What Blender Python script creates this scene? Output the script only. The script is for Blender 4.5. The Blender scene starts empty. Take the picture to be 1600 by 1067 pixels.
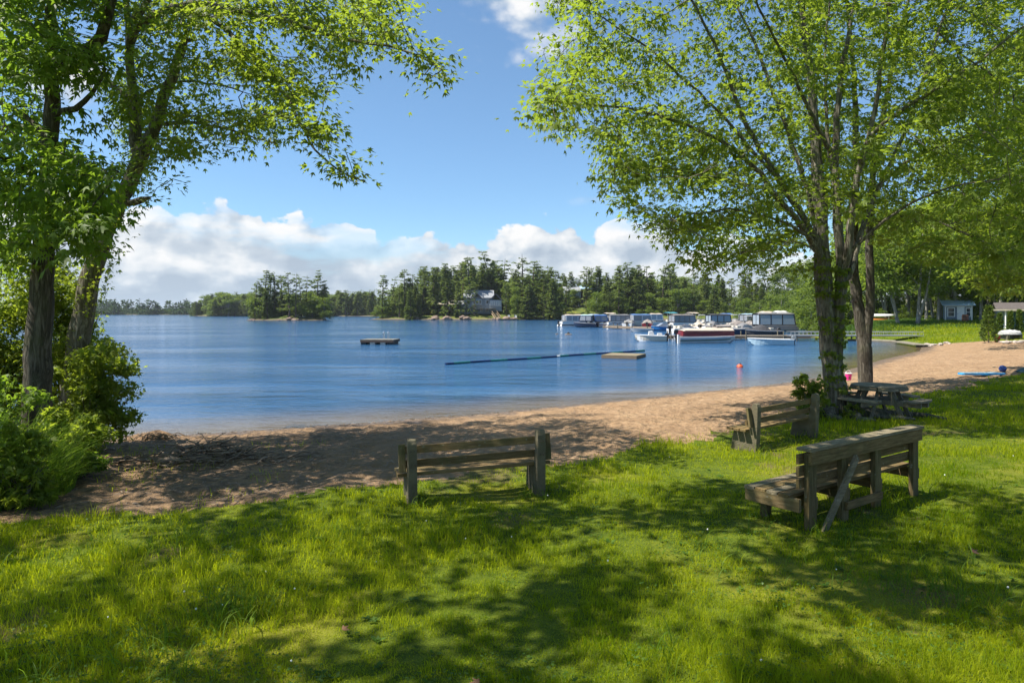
import bpy, bmesh, math, random
import numpy as np
from mathutils import Vector, Matrix
R = math.radians
rng = np.random.default_rng(7)
random.seed(7)
sc = bpy.context.scene
col = sc.collection

# ------------------------------------------------------------------ camera, sky, sun, exposure
F = 1067.0            # focal length in photograph pixels (24 mm on 36 mm)
HZ = 487.0            # horizon row
CZ = 3.0              # camera height above the lake
cam_d = bpy.data.cameras.new('camera'); cam_d.lens = 24; cam_d.sensor_width = 36
cam_d.clip_end = 9000; cam_d.clip_start = 0.05
cam_d.shift_y = -(533.5 - HZ) / 1600
cam = bpy.data.objects.new('camera', cam_d); col.objects.link(cam)
cam.location = (0, 0, CZ); cam.rotation_euler = (R(90), 0, 0)
sc.camera = cam
SUN = Vector((-0.60, -0.12, 1.0)).normalized()          # towards the sun
EXPOSURE = 1.12
SKY_STRENGTH = 0.10
SUN_STRENGTH = 4.6
sun_el = math.asin(SUN.z); sun_az = math.atan2(SUN.x, SUN.y)
sd = bpy.data.lights.new('sun', 'SUN'); sd.energy = SUN_STRENGTH; sd.angle = R(0.53); sd.color = (1.0, 0.94, 0.84)
so = bpy.data.objects.new('sun', sd); col.objects.link(so)
so.rotation_euler = SUN.to_track_quat('Z', 'Y').to_euler()
so.location = (-20, 10, 40)
sc.view_settings.view_transform = 'Standard'; sc.view_settings.look = 'None'
sc.view_settings.exposure = EXPOSURE; sc.view_settings.gamma = 1; sc.view_settings.use_curve_mapping = False
sc.cycles.max_bounces = 8; sc.cycles.transparent_max_bounces = 8
sc.cycles.diffuse_bounces = 4; sc.cycles.glossy_bounces = 3; sc.cycles.transmission_bounces = 6
sc.cycles.sample_clamp_indirect = 4.0
sc.cycles.use_denoising = True

class NT:
    """small helper to write node trees as expressions"""
    def __init__(s, nt): s.t = nt; s.n = nt.nodes; s.l = nt.links
    def new(s, typ, ins=None, **kw):
        n = s.n.new(typ)
        for k, v in kw.items(): setattr(n, k, v)
        for k, v in (ins or {}).items():
            if hasattr(v, 'is_output'): s.l.new(v, n.inputs[k])
            else: n.inputs[k].default_value = v
        return n
    def m(s, op, a, b=None, c=None, clamp=False):
        n = s.n.new('ShaderNodeMath'); n.operation = op; n.use_clamp = clamp
        for i, v in enumerate((a, b, c)):
            if v is None: continue
            if hasattr(v, 'is_output'): s.l.new(v, n.inputs[i])
            else: n.inputs[i].default_value = v
        return n.outputs[0]
    def ramp(s, fac, stops, interp='LINEAR'):
        n = s.n.new('ShaderNodeValToRGB'); cr = n.color_ramp; cr.interpolation = interp
        while len(cr.elements) < len(stops): cr.elements.new(0.5)
        for e, (p, c) in zip(cr.elements, stops):
            e.position = p; e.color = (c, c, c, 1) if not hasattr(c, '__len__') else (*c[:3], 1)
        if hasattr(fac, 'is_output'): s.l.new(fac, n.inputs[0])
        return n.outputs[0]
    def mix(s, fac, a, b, typ='MIX'):
        n = s.n.new('ShaderNodeMix'); n.data_type = 'RGBA'; n.blend_type = typ
        for i, v in ((0, fac), (6, a), (7, b)):
            if hasattr(v, 'is_output'): s.l.new(v, n.inputs[i])
            elif i == 0: n.inputs[i].default_value = v
            else: n.inputs[i].default_value = (*v[:3], 1)
        return n.outputs[2]
    def sstep(s, x, lo, hi):
        n = s.n.new('ShaderNodeMapRange'); n.interpolation_type = 'SMOOTHSTEP'
        s.l.new(x, n.inputs[0]); n.inputs[1].default_value = lo; n.inputs[2].default_value = hi
        return n.outputs[0]
    def noise(s, vec, scale, detail=4, rough=0.5, dist=0.0, dims='3D'):
        n = s.n.new('ShaderNodeTexNoise'); n.noise_dimensions = dims
        if vec is not None: s.l.new(vec, n.inputs['Vector'])
        n.inputs['Scale'].default_value = scale; n.inputs['Detail'].default_value = detail
        n.inputs['Roughness'].default_value = rough; n.inputs['Distortion'].default_value = dist
        return n.outputs[0]
    def vec(s, x, y, z):
        n = s.n.new('ShaderNodeCombineXYZ')
        for i, v in enumerate((x, y, z)):
            if hasattr(v, 'is_output'): s.l.new(v, n.inputs[i])
            else: n.inputs[i].default_value = v
        return n.outputs[0]

def build_world():
    w = bpy.data.worlds.new('World'); sc.world = w; w.use_nodes = True
    t = NT(w.node_tree); t.n.clear()
    sky = t.new('ShaderNodeTexSky', sky_type='NISHITA', sun_disc=False, sun_elevation=sun_el, sun_rotation=sun_az,
                altitude=200, air_density=1.0, dust_density=0.35, ozone_density=1.2)
    tc = t.new('ShaderNodeTexCoord'); sep = t.new('ShaderNodeSeparateXYZ', {0: tc.outputs['Generated']})
    x, y, z = sep.outputs
    hyp = t.m('SQRT', t.m('ADD', t.m('MULTIPLY', x, x), t.m('ADD', t.m('MULTIPLY', y, y), 1e-6)))
    a = t.m('ARCTAN2', x, y); e = t.m('DIVIDE', z, hyp)
    q = t.vec(a, t.m('MULTIPLY', e, 1.35), 0.0)
    q2 = t.vec(t.m('ADD', a, -0.018), t.m('ADD', t.m('MULTIPLY', e, 1.35), 0.03), 0.0)
    def billow(v, d1, d2):
        n1 = t.noise(v, 5.4, d1, 0.62)
        vo = t.new('ShaderNodeTexVoronoi', {'Vector': v, 'Scale': 15.0, 'Detail': d2, 'Roughness': 0.55, 'Smoothness': 0.5}, feature='SMOOTH_F1')
        return t.m('ADD', t.m('MULTIPLY', n1, 0.72), t.m('MULTIPLY', t.m('SUBTRACT', 0.85, vo.outputs['Distance']), 0.24))
    b1, b2 = billow(q, 8, 2.5), billow(q2, 5, 1.5)
    # height of the cumulus bank along the horizon, by azimuth
    stops = [(-3.14, .15), (-2.4, .18), (-1.7, .12), (-1.0, .17), (-.62, .165), (-.5, .168), (-.41, .186), (-.31, .168), (-.25, .165), (-.19, .125),
             (-.11, .148), (-.02, .160), (.13, .160), (.27, .150), (.45, .12), (.8, .16), (1.5, .12), (2.2, .17), (3.14, .15)]
    top = t.ramp(t.m('MULTIPLY_ADD', a, 1 / 6.2832, 0.5), [((p / 6.2832) + .5, v) for p, v in stops], 'EASE')
    hgt = t.m('SUBTRACT', top, e)
    dens = t.m('ADD', t.m('MULTIPLY', hgt, 22.0), t.m('MULTIPLY', t.m('SUBTRACT', b1, 0.49), 5.0))
    bank = t.sstep(dens, 0.0, 0.20)
    n3 = t.noise(t.vec(a, t.m('MULTIPLY', e, 3.6), 3.0), 4.2, 5, 0.55)
    gap = t.sstep(t.m('ADD', n3, t.m('MULTIPLY', hgt, 0.5)), 0.34, 0.47)
    bank = t.m('MULTIPLY', bank, t.m('MULTIPLY_ADD', gap, 0.5, 0.5))
    # stray cumulus higher up
    def puff(px, py, rx, ry):
        ac = math.atan((px - 800) / F); ec = (HZ - py) / math.hypot(F, px - 800)
        d = t.m('SQRT', t.m('ADD', t.m('POWER', t.m('DIVIDE', t.m('SUBTRACT', a, ac), rx), 2.0), t.m('POWER', t.m('DIVIDE', t.m('SUBTRACT', e, ec), ry), 2.0)))
        return t.sstep(t.m('ADD', t.m('SUBTRACT', 1.3, d), t.m('MULTIPLY', t.m('SUBTRACT', b1, 0.5), 2.8)), 0.0, 0.9)
    pf = t.m('MAXIMUM', t.m('MAXIMUM', puff(826, -26, .13, .15), puff(110, 130, .08, .07)), t.m('MULTIPLY', puff(930, 312, .05, .012), 0.3))
    pl = t.vec(t.m('DIVIDE', x, t.m('MAXIMUM', z, .08)), t.m('DIVIDE', y, t.m('MAXIMUM', z, .08)), 0)
    far = t.m('MULTIPLY', t.sstep(t.noise(pl, 0.55, 8, .55), .60, .74), t.sstep(e, .55, .8))
    mask = t.m('MAXIMUM', t.m('MAXIMUM', bank, pf), far)
    lit = t.m('ADD', t.m('MULTIPLY', t.m('SUBTRACT', b1, b2), 3.4), 0.78)
    lit = t.m('SUBTRACT', lit, t.m('MULTIPLY', t.sstep(dens, 0.5, 2.8), 0.58))
    lit = t.m('ADD', lit, t.m('MULTIPLY', t.m('SUBTRACT', n3, .5), t.m('MULTIPLY', t.sstep(dens, .5, 2.0), 2.3)))
    cc = t.ramp(lit, [(0.15, (.46, .55, .66)), (.5, (.62, .70, .79)), (.74, (.84, .88, .92)), (.95, (1, 1, 1))])
    cc = t.mix(1.0, cc, (4.6, 4.6, 4.6), 'MULTIPLY')
    # thin veil of haze in the lowest degrees
    veil = t.m('MULTIPLY', t.sstep(t.m('SUBTRACT', 0.11, e), 0.0, 0.12), 0.25)
    skyc = t.mix(1.0, sky.outputs[0], (.62, .745, .80), 'MULTIPLY')
    skyc = t.mix(t.sstep(e, .42, .06), skyc, t.mix(1.0, skyc, (.84, .90, 1.0), 'MULTIPLY'))
    base = t.mix(mask, skyc, cc)
    base = t.mix(veil, base, (2.9, 3.6, 4.4))
    bg = t.new('ShaderNodeBackground', {'Color': base, 'Strength': SKY_STRENGTH})
    out = t.new('ShaderNodeOutputWorld'); t.l.new(bg.outputs[0], out.inputs[0])
build_world()
sc.world.cycles.sampling_method = 'MANUAL'; sc.world.cycles.sample_map_resolution = 256

# ------------------------------------------------------------------ materials
M = {}
def mat(name):
    m = bpy.data.materials.new(name); m.use_nodes = True; t = NT(m.node_tree); t.n.clear()
    out = t.new('ShaderNodeOutputMaterial'); M[name] = m
    return m, t, out
def simple(name, c, rough=.6, metal=0.0, var=.18, scale=6.0, bump=0.0, bscale=40, spec=.4, coat=0):
    m, t, out = mat(name)
    tc = t.new('ShaderNodeTexCoord')
    n = t.noise(tc.outputs['Object'], scale, 5, .6)
    k = t.ramp(n, [(.25, 1 - var), (.75, 1 + var)])
    c2 = t.mix(1.0, c, k, 'MULTIPLY')
    p = t.new('ShaderNodeBsdfPrincipled', {'Base Color': c2, 'Roughness': rough, 'Metallic': metal, 'Specular IOR Level': spec, 'Coat Weight': coat})
    if bump:
        b = t.new('ShaderNodeBump', {'Height': t.noise(tc.outputs['Object'], bscale, 5, .6), 'Strength': bump, 'Distance': .02})
        t.l.new(b.outputs[0], p.inputs['Normal'])
    t.l.new(p.outputs[0], out.inputs[0]); return m
def leaf_mat(name, dark, light, trans, tfac=.42, hue_obj=False, spec=.25):
    m, t, out = mat(name)
    at = t.new('ShaderNodeAttribute', attribute_name='rnd')
    f = at.outputs['Fac']
    if hue_obj:
        oi = t.new('ShaderNodeObjectInfo')
        f = t.m('MULTIPLY_ADD', f, .55, t.m('MULTIPLY', oi.outputs['Random'], .45))
    c = t.mix(f, dark, light)
    tr = t.mix(f, tuple(v * .75 for v in trans), trans)
    p = t.new('ShaderNodeBsdfPrincipled', {'Base Color': c, 'Roughness': .5, 'Specular IOR Level': spec})
    b = t.new('ShaderNodeBsdfTranslucent', {'Color': tr})
    mx = t.new('ShaderNodeMixShader', {0: tfac, 1: p.outputs[0], 2: b.outputs[0]})
    t.l.new(mx.outputs[0], out.inputs[0]); return m
def bark_mat(name, c1, c2, c3, sc_=1.0):
    m, t, out = mat(name)
    tc = t.new('ShaderNodeTexCoord'); s = t.new('ShaderNodeSeparateXYZ', {0: tc.outputs['Object']})
    v = t.vec(s.outputs[0], s.outputs[1], t.m('MULTIPLY', s.outputs[2], .13))
    n1 = t.noise(v, 22 * sc_, 6, .62, .4)
    n0 = t.noise(v, 13 * sc_, 5, .6, .8); ridge = t.m('MULTIPLY', t.m('ABSOLUTE', t.m('SUBTRACT', n0, .5)), 3.2)
    n2 = t.noise(tc.outputs['Object'], 1.6, 4, .6)
    h = t.m('ADD', t.m('MULTIPLY', n1, .7), t.m('MINIMUM', ridge, .5))
    c = t.ramp(h, [(.25, c1), (.55, c2), (.85, c3)])
    c = t.mix(t.m('MULTIPLY', t.sstep(n2, .5, .7), .5), c, (.085, .10, .045))
    c = t.mix(t.m('MULTIPLY', t.sstep(t.noise(tc.outputs['Object'], 4.2, 5, .7), .6, .72), .45), c, (.26, .25, .215))
    p = t.new('ShaderNodeBsdfPrincipled', {'Base Color': c, 'Roughness': .9, 'Specular IOR Level': .2})
    b = t.new('ShaderNodeBump', {'Height': h, 'Strength': .9, 'Distance': .03}); t.l.new(b.outputs[0], p.inputs['Normal'])
    t.l.new(p.outputs[0], out.inputs[0]); return m
def wood_mat(name, c1, c2, c3, axis=0, moss=.4, grain=9.0):
    m, t, out = mat(name)
    tc = t.new('ShaderNodeTexCoord'); s = t.new('ShaderNodeSeparateXYZ', {0: tc.outputs['Object']})
    oi = t.new('ShaderNodeObjectInfo')
    cs = [t.m('MULTIPLY', s.outputs[i], .07 if i == axis else 1.0) for i in range(3)]
    cs[(axis + 1) % 3] = t.m('ADD', cs[(axis + 1) % 3], t.m('MULTIPLY', oi.outputs['Random'], 40.0))
    v = t.vec(*cs)
    g = t.noise(v, grain * 6, 6, .65, .3)
    g2 = t.noise(v, grain * 22, 3, .6)
    n = t.noise(tc.outputs['Object'], 3.4, 5, .65)
    h = t.m('ADD', t.m('MULTIPLY', g, .75), t.m('MULTIPLY', g2, .3))
    c = t.ramp(h, [(.33, c1), (.52, c2), (.72, c3)])
    k = t.m('MULTIPLY_ADD', oi.outputs['Random'], .35, .82)
    c = t.mix(1.0, c, t.vec(k, k, k), 'MULTIPLY')
    c = t.mix(t.m('MULTIPLY', t.sstep(n, .42, .66), moss), c, (.075, .085, .03))
    c = t.mix(t.m('MULTIPLY', t.sstep(t.noise(tc.outputs['Object'], 21, 4, .7), .62, .7), .5), c, (.30, .31, .25))
    p = t.new('ShaderNodeBsdfPrincipled', {'Base Color': c, 'Roughness': .85, 'Specular IOR Level': .25})
    b = t.new('ShaderNodeBump', {'Height': h, 'Strength': .6, 'Distance': .006}); t.l.new(b.outputs[0], p.inputs['Normal'])
    t.l.new(p.outputs[0], out.inputs[0]); return m

# ------------------------------------------------------------------ object helpers
def link(o, parent=None):
    col.objects.link(o)
    if parent is not None: o.parent = parent
    return o
def tag(o, label=None, cat=None, group=None, kind=None):
    if label: o['label'] = label
    if cat: o['category'] = cat
    if group: o['group'] = group
    if kind: o['kind'] = kind
    return o
def thing(name, label, cat, loc=(0, 0, 0), rz=0.0, group=None, tilt=(0, 0)):
    o = bpy.data.objects.new(name, None); o.empty_display_size = .2
    o.location = loc; o.rotation_euler = (tilt[0], tilt[1], rz)
    link(o); return tag(o, label, cat, group)
def copy_tree(o, parent=None):
    c = o.copy(); link(c)
    if parent is not None: c.parent = parent; c.matrix_parent_inverse = o.matrix_parent_inverse
    for ch in list(o.children): copy_tree(ch, c)
    return c
def np_mesh(name, v, f, mat=None, rnd=None, smooth=False):
    """v (n,3); f (m,k) faces of equal size or a list of such arrays"""
    fs = f if isinstance(f, list) else [f]
    fs = [np.asarray(x, np.int32) for x in fs if len(x)]
    me = bpy.data.meshes.new(name)
    me.vertices.add(len(v)); me.vertices.foreach_set('co', np.asarray(v, np.float32).ravel())
    loops = np.concatenate([x.ravel() for x in fs]); sizes = np.concatenate([np.full(len(x), x.shape[1], np.int32) for x in fs])
    me.loops.add(len(loops)); me.loops.foreach_set('vertex_index', loops)
    me.polygons.add(len(sizes)); st = np.zeros(len(sizes), np.int32); st[1:] = np.cumsum(sizes)[:-1]
    me.polygons.foreach_set('loop_start', st)
    try: me.polygons.foreach_set('loop_total', sizes)
    except Exception: pass
    if smooth: me.polygons.foreach_set('use_smooth', np.ones(len(sizes), bool))
    if rnd is not None:
        at = me.attributes.new('rnd', 'FLOAT', 'POINT'); at.data.foreach_set('value', np.asarray(rnd, np.float32))
    me.update(calc_edges=True)
    if mat is not None: me.materials.append(M[mat] if isinstance(mat, str) else mat)
    return me
def np_obj(name, v, f, mat=None, parent=None, rnd=None, smooth=False):
    return link(bpy.data.objects.new(name, np_mesh(name, v, f, mat, rnd, smooth)), parent)

class MB:
    """collects simple solids and builds them as ONE mesh object"""
    def __init__(s): s.v = []; s.f = []
    def add(s, vs, fs):
        o = len(s.v); s.v += [tuple(p) for p in vs]; s.f += [tuple(i + o for i in f) for f in fs]; return s
    def box(s, c, d, rot=None):
        x, y, z = [k / 2 for k in d]
        vs = [Vector((i * x, j * y, k * z)) for k in (-1, 1) for j in (-1, 1) for i in (-1, 1)]
        if rot is not None: vs = [rot @ p for p in vs]
        c = Vector(c)
        return s.add([p + c for p in vs], [(0, 2, 3, 1), (4, 5, 7, 6), (0, 1, 5, 4), (2, 6, 7, 3), (0, 4, 6, 2), (1, 3, 7, 5)])
    def bar(s, a, b, w, h, up=(0, 0, 1)):
        a, b = Vector(a), Vector(b); d = (b - a); L = d.length; x = d / L; u = Vector(up)
        y = u.cross(x)
        if y.length < 1e-4: y = Vector((0, 1, 0)).cross(x)
        y.normalize(); z = x.cross(y)
        return s.box((a + b) / 2, (L, w, h), Matrix((x, y, z)).transposed())
    def tube(s, pts, rad, n=8, cap=True):
        pts = [Vector(p) for p in pts]; rad = rad if hasattr(rad, '__len__') else [rad] * len(pts)
        o = len(s.v); ref = None
        for i, p in enumerate(pts):
            t = (pts[min(i + 1, len(pts) - 1)] - pts[max(i - 1, 0)]).normalized()
            if ref is None: ref = Vector((0, 0, 1)) if abs(t.z) < .9 else Vector((1, 0, 0))
            u = (ref - t * ref.dot(t)).normalized(); w = t.cross(u); ref = u
            for k in range(n):
                a = 2 * math.pi * k / n; s.v.append(tuple(p + (u * math.cos(a) + w * math.sin(a)) * rad[i]))
        for i in range(len(pts) - 1):
            for k in range(n):
                k2 = (k + 1) % n; s.f.append((o + i * n + k, o + i * n + k2, o + (i + 1) * n + k2, o + (i + 1) * n + k))
        if cap:
            s.f.append(tuple(o + k for k in reversed(range(n)))); e = o + (len(pts) - 1) * n; s.f.append(tuple(e + k for k in range(n)))
        return s
    def prism(s, prof, a, b, axis=0):
        """profile points (u, v) extruded along axis from a to b"""
        n = len(prof); o = len(s.v)
        for t in (a, b):
            for u, v in prof:
                s.v.append({0: (t, u, v), 1: (u, t, v), 2: (u, v, t)}[axis])
        s.f.append(tuple(o + i for i in range(n))); s.f.append(tuple(o + n + i for i in reversed(range(n))))
        for i in range(n):
            j = (i + 1) % n; s.f.append((o + i, o + n + i, o + n + j, o + j))
        return s
    def lathe(s, prof, c=(0, 0, 0), n=16):
        o = len(s.v)
        for r, z in prof:
            for k in range(n):
                a = 2 * math.pi * k / n; s.v.append((c[0] + r * math.cos(a), c[1] + r * math.sin(a), c[2] + z))
        for i in range(len(prof) - 1):
            for k in range(n):
                k2 = (k + 1) % n; s.f.append((o + i * n + k, o + i * n + k2, o + (i + 1) * n + k2, o + (i + 1) * n + k))
        s.f.append(tuple(o + k for k in reversed(range(n)))); e = o + (len(prof) - 1) * n; s.f.append(tuple(e + k for k in range(n)))
        return s
    def build(s, name, mat, parent=None, bevel=0, smooth=False, jitter=0):
        bm = bmesh.new()
        vs = [bm.verts.new(p) for p in s.v]
        for f in s.f:
            try: bm.faces.new([vs[i] for i in f])
            except ValueError: pass
        bmesh.ops.recalc_face_normals(bm, faces=bm.faces[:])
        if bevel: bmesh.ops.bevel(bm, geom=bm.edges[:], offset=bevel, segments=2, affect='EDGES', profile=.6)
        me = bpy.data.meshes.new(name); bm.to_mesh(me); bm.free()
        if smooth: me.polygons.foreach_set('use_smooth', np.ones(len(me.polygons), bool))
        me.materials.append(M[mat] if isinstance(mat, str) else mat)
        return link(bpy.data.objects.new(name, me), parent)

# ------------------------------------------------------------------ placing: a photograph pixel at a known distance or height
def at(px, py, Y): return Vector(((px - 800) / F * Y, Y, CZ - (py - HZ) / F * Y))
def gp(px, py, z=0.0):
    Y = (CZ - z) * F / (py - HZ); return Vector(((px - 800) / F * Y, Y, z))

# ------------------------------------------------------------------ smooth value noise for terrain
def vnoise(x, y, seed=0):
    def h(i, j):
        n = (i.astype(np.int64) * 374761393 + j.astype(np.int64) * 668265263 + seed * 974711) & 0x7fffffff
        n = ((n ^ (n >> 13)) * 1274126177) & 0x7fffffff
        return ((n ^ (n >> 16)) & 0xffff) / 65535.0
    xi, yi = np.floor(x), np.floor(y); fx, fy = x - xi, y - yi
    fx = fx * fx * (3 - 2 * fx); fy = fy * fy * (3 - 2 * fy)
    a, b, c, d = h(xi, yi), h(xi + 1, yi), h(xi, yi + 1), h(xi + 1, yi + 1)
    return (a * (1 - fx) + b * fx) * (1 - fy) + (c * (1 - fx) + d * fx) * fy - .5
def fbm(x, y, seed=0, o=4):
    s, a = 0, 1.0
    for i in range(o): s = s + a * vnoise(x * 2 ** i, y * 2 ** i, seed + i); a *= .5
    return s
def dist_line(P, L):
    d = np.full(len(P), 1e9)
    for a, b in zip(L[:-1], L[1:]):
        a, b = np.array(a, float), np.array(b, float); ab = b - a
        t = np.clip(((P - a) @ ab) / (ab @ ab), 0, 1); d = np.minimum(d, np.hypot(*(P - a - t[:, None] * ab).T))
    return d
def inside(P, poly):
    x, y = P[:, 0], P[:, 1]; r = np.zeros(len(P), bool); n = len(poly)
    for i in range(n):
        (x1, y1), (x2, y2) = poly[i], poly[(i + 1) % n]
        if y1 == y2: continue
        c = ((y1 > y) != (y2 > y)) & (x < (x2 - x1) * (y - y1) / (y2 - y1) + x1); r ^= c
    return r
SHORE = [(-400, -60), (-60, -8), (-30, 7), (-16, 14.2), (-12, 15.4), (-9, 16.1), (-4.4, 18.2), (-1.1, 19.9), (4.45, 23.7), (12, 29.1), (16, 33.3), (20.8, 39.8),
         (25.7, 45.7), (31, 52), (35.6, 59.3), (38.3, 64), (39.3, 69), (38, 74), (35.5, 80), (38, 87), (46, 98), (53, 115), (60, 140), (66, 165), (74, 200), (86, 243), (90, 400)]
WATER = SHORE + [(90, 6000), (-6000, 6000), (-6000, -60)]
LAWN_PX = [(-300, 786), (0, 800), (130, 797), (230, 785), (350, 780), (470, 772), (560, 755), (600, 747), (700, 733), (860, 712), (1000, 693), (1100, 677), (1170, 660),
           (1240, 640), (1330, 622), (1400, 612), (1470, 604), (1520, 594), (1560, 586), (1600, 577), (1700, 560), (1900, 548)]
LAWN = [tuple(gp(px, py, .7)[:2]) for px, py in LAWN_PX]
LAWN_POLY = LAWN + [(300, 60), (300, -400), (-400, -400), (-400, 0)]
def shore_d(P):
    d = dist_line(P, SHORE); return np.where(inside(P, WATER), -d, d)
def lawn_d(P):
    """positive on grass"""
    d = dist_line(P, LAWN); d = np.where(inside(P, LAWN_POLY), d, -d)
    # second lawn beyond the beach
    edge = [(36.5, 60.5), (40, 58.5), (44, 57), (50, 55), (60, 50), (90, 44)]
    poly = edge + [(400, 30), (400, 500), (60, 500), (86, 243), (74, 200), (66, 165), (60, 140), (53, 115), (46, 98), (38, 87), (35.5, 80), (38, 74), (39.3, 69), (38.3, 64)]
    d2 = dist_line(P, edge); d2 = np.where(inside(P, poly), np.maximum(d2, .5), -d2)
    return np.where((P[:, 1] > 47) & (P[:, 0] > 20), d2, d)
def height(P, d=None):
    d = shore_d(P) if d is None else d
    x, y = P[:, 0], P[:, 1]
    up = .72 * (1 - np.exp(-np.maximum(d, 0) / 5.2))
    up = np.minimum(up, .09 * np.maximum(d, 0)) * .5 + up * .5
    h = np.where(d > 0, up, np.maximum(.11 * d, -2.2))
    far = np.clip((y - 56) / 30, 0, 4); h = h + np.where(d > 0, far * 1.15 * np.clip(d / 8, 0, 1), 0)
    n = fbm(x * .45, y * .45, 3, 3) * .07 + fbm(x * 2.1, y * 2.1, 9, 3) * .035
    return h + n * np.clip(d / 2.5, .15, 1)
def H(x, y):
    return float(height(np.array([[x, y]], float))[0])
# ------------------------------------------------------------------ palette
leaf_mat('maple_leaf', (.060, .105, .014), (.135, .185, .028), (.40, .53, .04), .50)
leaf_mat('shade_leaf', (.055, .105, .016), (.115, .18, .026), (.32, .50, .035), .48)
leaf_mat('bush_leaf', (.075, .125, .015), (.16, .205, .026), (.46, .58, .04), .5)
leaf_mat('wood_leaf', (.065, .11, .018), (.14, .19, .03), (.36, .50, .04), .46, True)
leaf_mat('pine_needle', (.072, .118, .034), (.165, .20, .052), (.22, .29, .05), .32, True, .08)
leaf_mat('far_needle', (.024, .048, .020), (.056, .086, .030), (.07, .11, .025), .2, False, .0)
leaf_mat('broad_leaf', (.058, .104, .020), (.135, .185, .032), (.28, .38, .04), .4, True)
leaf_mat('grass_blade', (.082, .150, .004), (.29, .310, .015), (.60, .68, .013), .5, False, .03)
leaf_mat('tall_blade', (.045, .10, .010), (.13, .19, .025), (.28, .44, .03), .45, False, .08)
leaf_mat('cedar_needle', (.05, .09, .015), (.11, .15, .03), (.2, .3, .03), .3)
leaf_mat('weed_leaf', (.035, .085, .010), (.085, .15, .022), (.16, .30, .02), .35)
simple('dead_leaf', (.20, .105, .055), .8); simple('navy_gel', (.012, .022, .055), .3, coat=.3)
simple('clover_white', (.75, .75, .70), .8, var=.05)
bark_mat('maple_bark', (.050, .044, .032), (.155, .138, .104), (.28, .26, .205))
bark_mat('dark_bark', (.030, .026, .020), (.085, .073, .055), (.16, .145, .115), .9)
bark_mat('grey_bark', (.10, .095, .08), (.22, .21, .185), (.36, .35, .31), .6)
simple('pine_bark', (.10, .075, .058), .9)
wood_mat('bench_wood', (.050, .033, .014), (.145, .095, .038), (.25, .18, .085), 0, .38)
wood_mat('bench_wood_post', (.050, .037, .016), (.125, .092, .040), (.22, .17, .085), 2, .5)
wood_mat('bench_wood_y', (.050, .035, .016), (.14, .098, .044), (.25, .185, .095), 1, .38)
simple('rusty_bolt', (.05, .035, .025), .7)
wood_mat('pale_wood', (.09, .072, .044), (.195, .158, .10), (.32, .275, .19), 0, .3)
wood_mat('grey_wood', (.085, .075, .055), (.18, .16, .12), (.30, .27, .21), 0, .3)
wood_mat('grey_wood_y', (.085, .082, .072), (.18, .172, .15), (.30, .29, .26), 1, .3)
wood_mat('grey_wood_post', (.075, .066, .05), (.15, .134, .10), (.25, .225, .175), 2, .35)
wood_mat('dock_wood', (.14, .11, .08), (.24, .20, .15), (.36, .31, .25), 1, .0, 3)
wood_mat('dock_side', (.10, .075, .05), (.19, .14, .095), (.28, .22, .16), 0, .0, 3)
wood_mat('new_wood', (.26, .19, .11), (.36, .27, .17), (.46, .36, .24), 0, .0, 3)
wood_mat('stick_wood', (.085, .062, .044), (.20, .15, .11), (.34, .28, .22), 0, .05, 5)
simple('concrete', (.125, .108, .066), .92, var=.35, scale=5, bump=.7, bscale=30)
simple('shed_wall', (.155, .20, .25), .7); simple('white_paint', (.72, .72, .70), .55, var=.08); simple('blue_metal', (.33, .46, .62), .4, .0, .1)
simple('teal_door', (.035, .085, .10), .6); simple('tan_trim', (.36, .32, .24), .7); simple('dark_shingle', (.085, .07, .062), .85, var=.3)
simple('grey_shingle', (.235, .245, .26), .8, var=.25, scale=1.5); simple('cottage_wall', (.215, .255, .29), .75); simple('brown_wall', (.085, .06, .048), .8)
simple('window_glass', (.03, .04, .05), .08, var=.1, spec=.8)
simple('bright_pane', (.30, .36, .42), .08, var=.1, spec=.8)
simple('alu', (.46, .47, .48), .38, .7, .12, 1.5); simple('white_gel', (.66, .66, .65), .3, var=.08, coat=.3); simple('cream', (.52, .48, .40), .6)
simple('red_gel', (.19, .022, .030), .3, coat=.3); simple('maroon_stripe', (.09, .012, .02), .35); simple('blue_gel', (.02, .13, .33), .3, coat=.3); simple('navy_canvas', (.022, .035, .07), .85)
simple('pale_blue_gel', (.36, .50, .58), .4, var=.15); simple('teal_canvas', (.06, .25, .30), .8); simple('blue_canvas', (.07, .15, .33), .8)
simple('grey_canvas', (.16, .16, .165), .85); simple('taupe_canvas', (.20, .175, .16), .85); simple('tan_canvas', (.44, .37, .29), .85); simple('dark_canvas', (.045, .045, .05), .85)

def vinyl():
    m, t, out = mat('clear_vinyl'); oi = t.new('ShaderNodeObjectInfo')
    p = t.new('ShaderNodeBsdfPrincipled', {'Base Color': (.40, .42, .46, 1), 'Roughness': .1, 'Specular IOR Level': .7}); tr = t.new('ShaderNodeBsdfTransparent', {'Color': (.70, .74, .78, 1)})
    mx = t.new('ShaderNodeMixShader', {0: t.m('MULTIPLY_ADD', oi.outputs['Random'], .35, .28), 1: p.outputs[0], 2: tr.outputs[0]}); t.l.new(mx.outputs[0], out.inputs[0])
vinyl()
simple('black_plastic', (.018, .018, .02), .4); simple('grey_motor', (.22, .24, .25), .45)
simple('green_stripe', (.09, .12, .095), .5); simple('orange_float', (.50, .085, .025), .45); simple('rope_blue', (.005, .022, .085), .5, var=.1); simple('rope_green', (.006, .11, .10), .5, var=.1)
simple('pink_plastic', (.75, .04, .28), .4); simple('red_plastic', (.50, .03, .03), .4); simple('board_blue', (.04, .33, .68), .35, var=.08); simple('ball_blue', (.015, .045, .20), .4)
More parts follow.
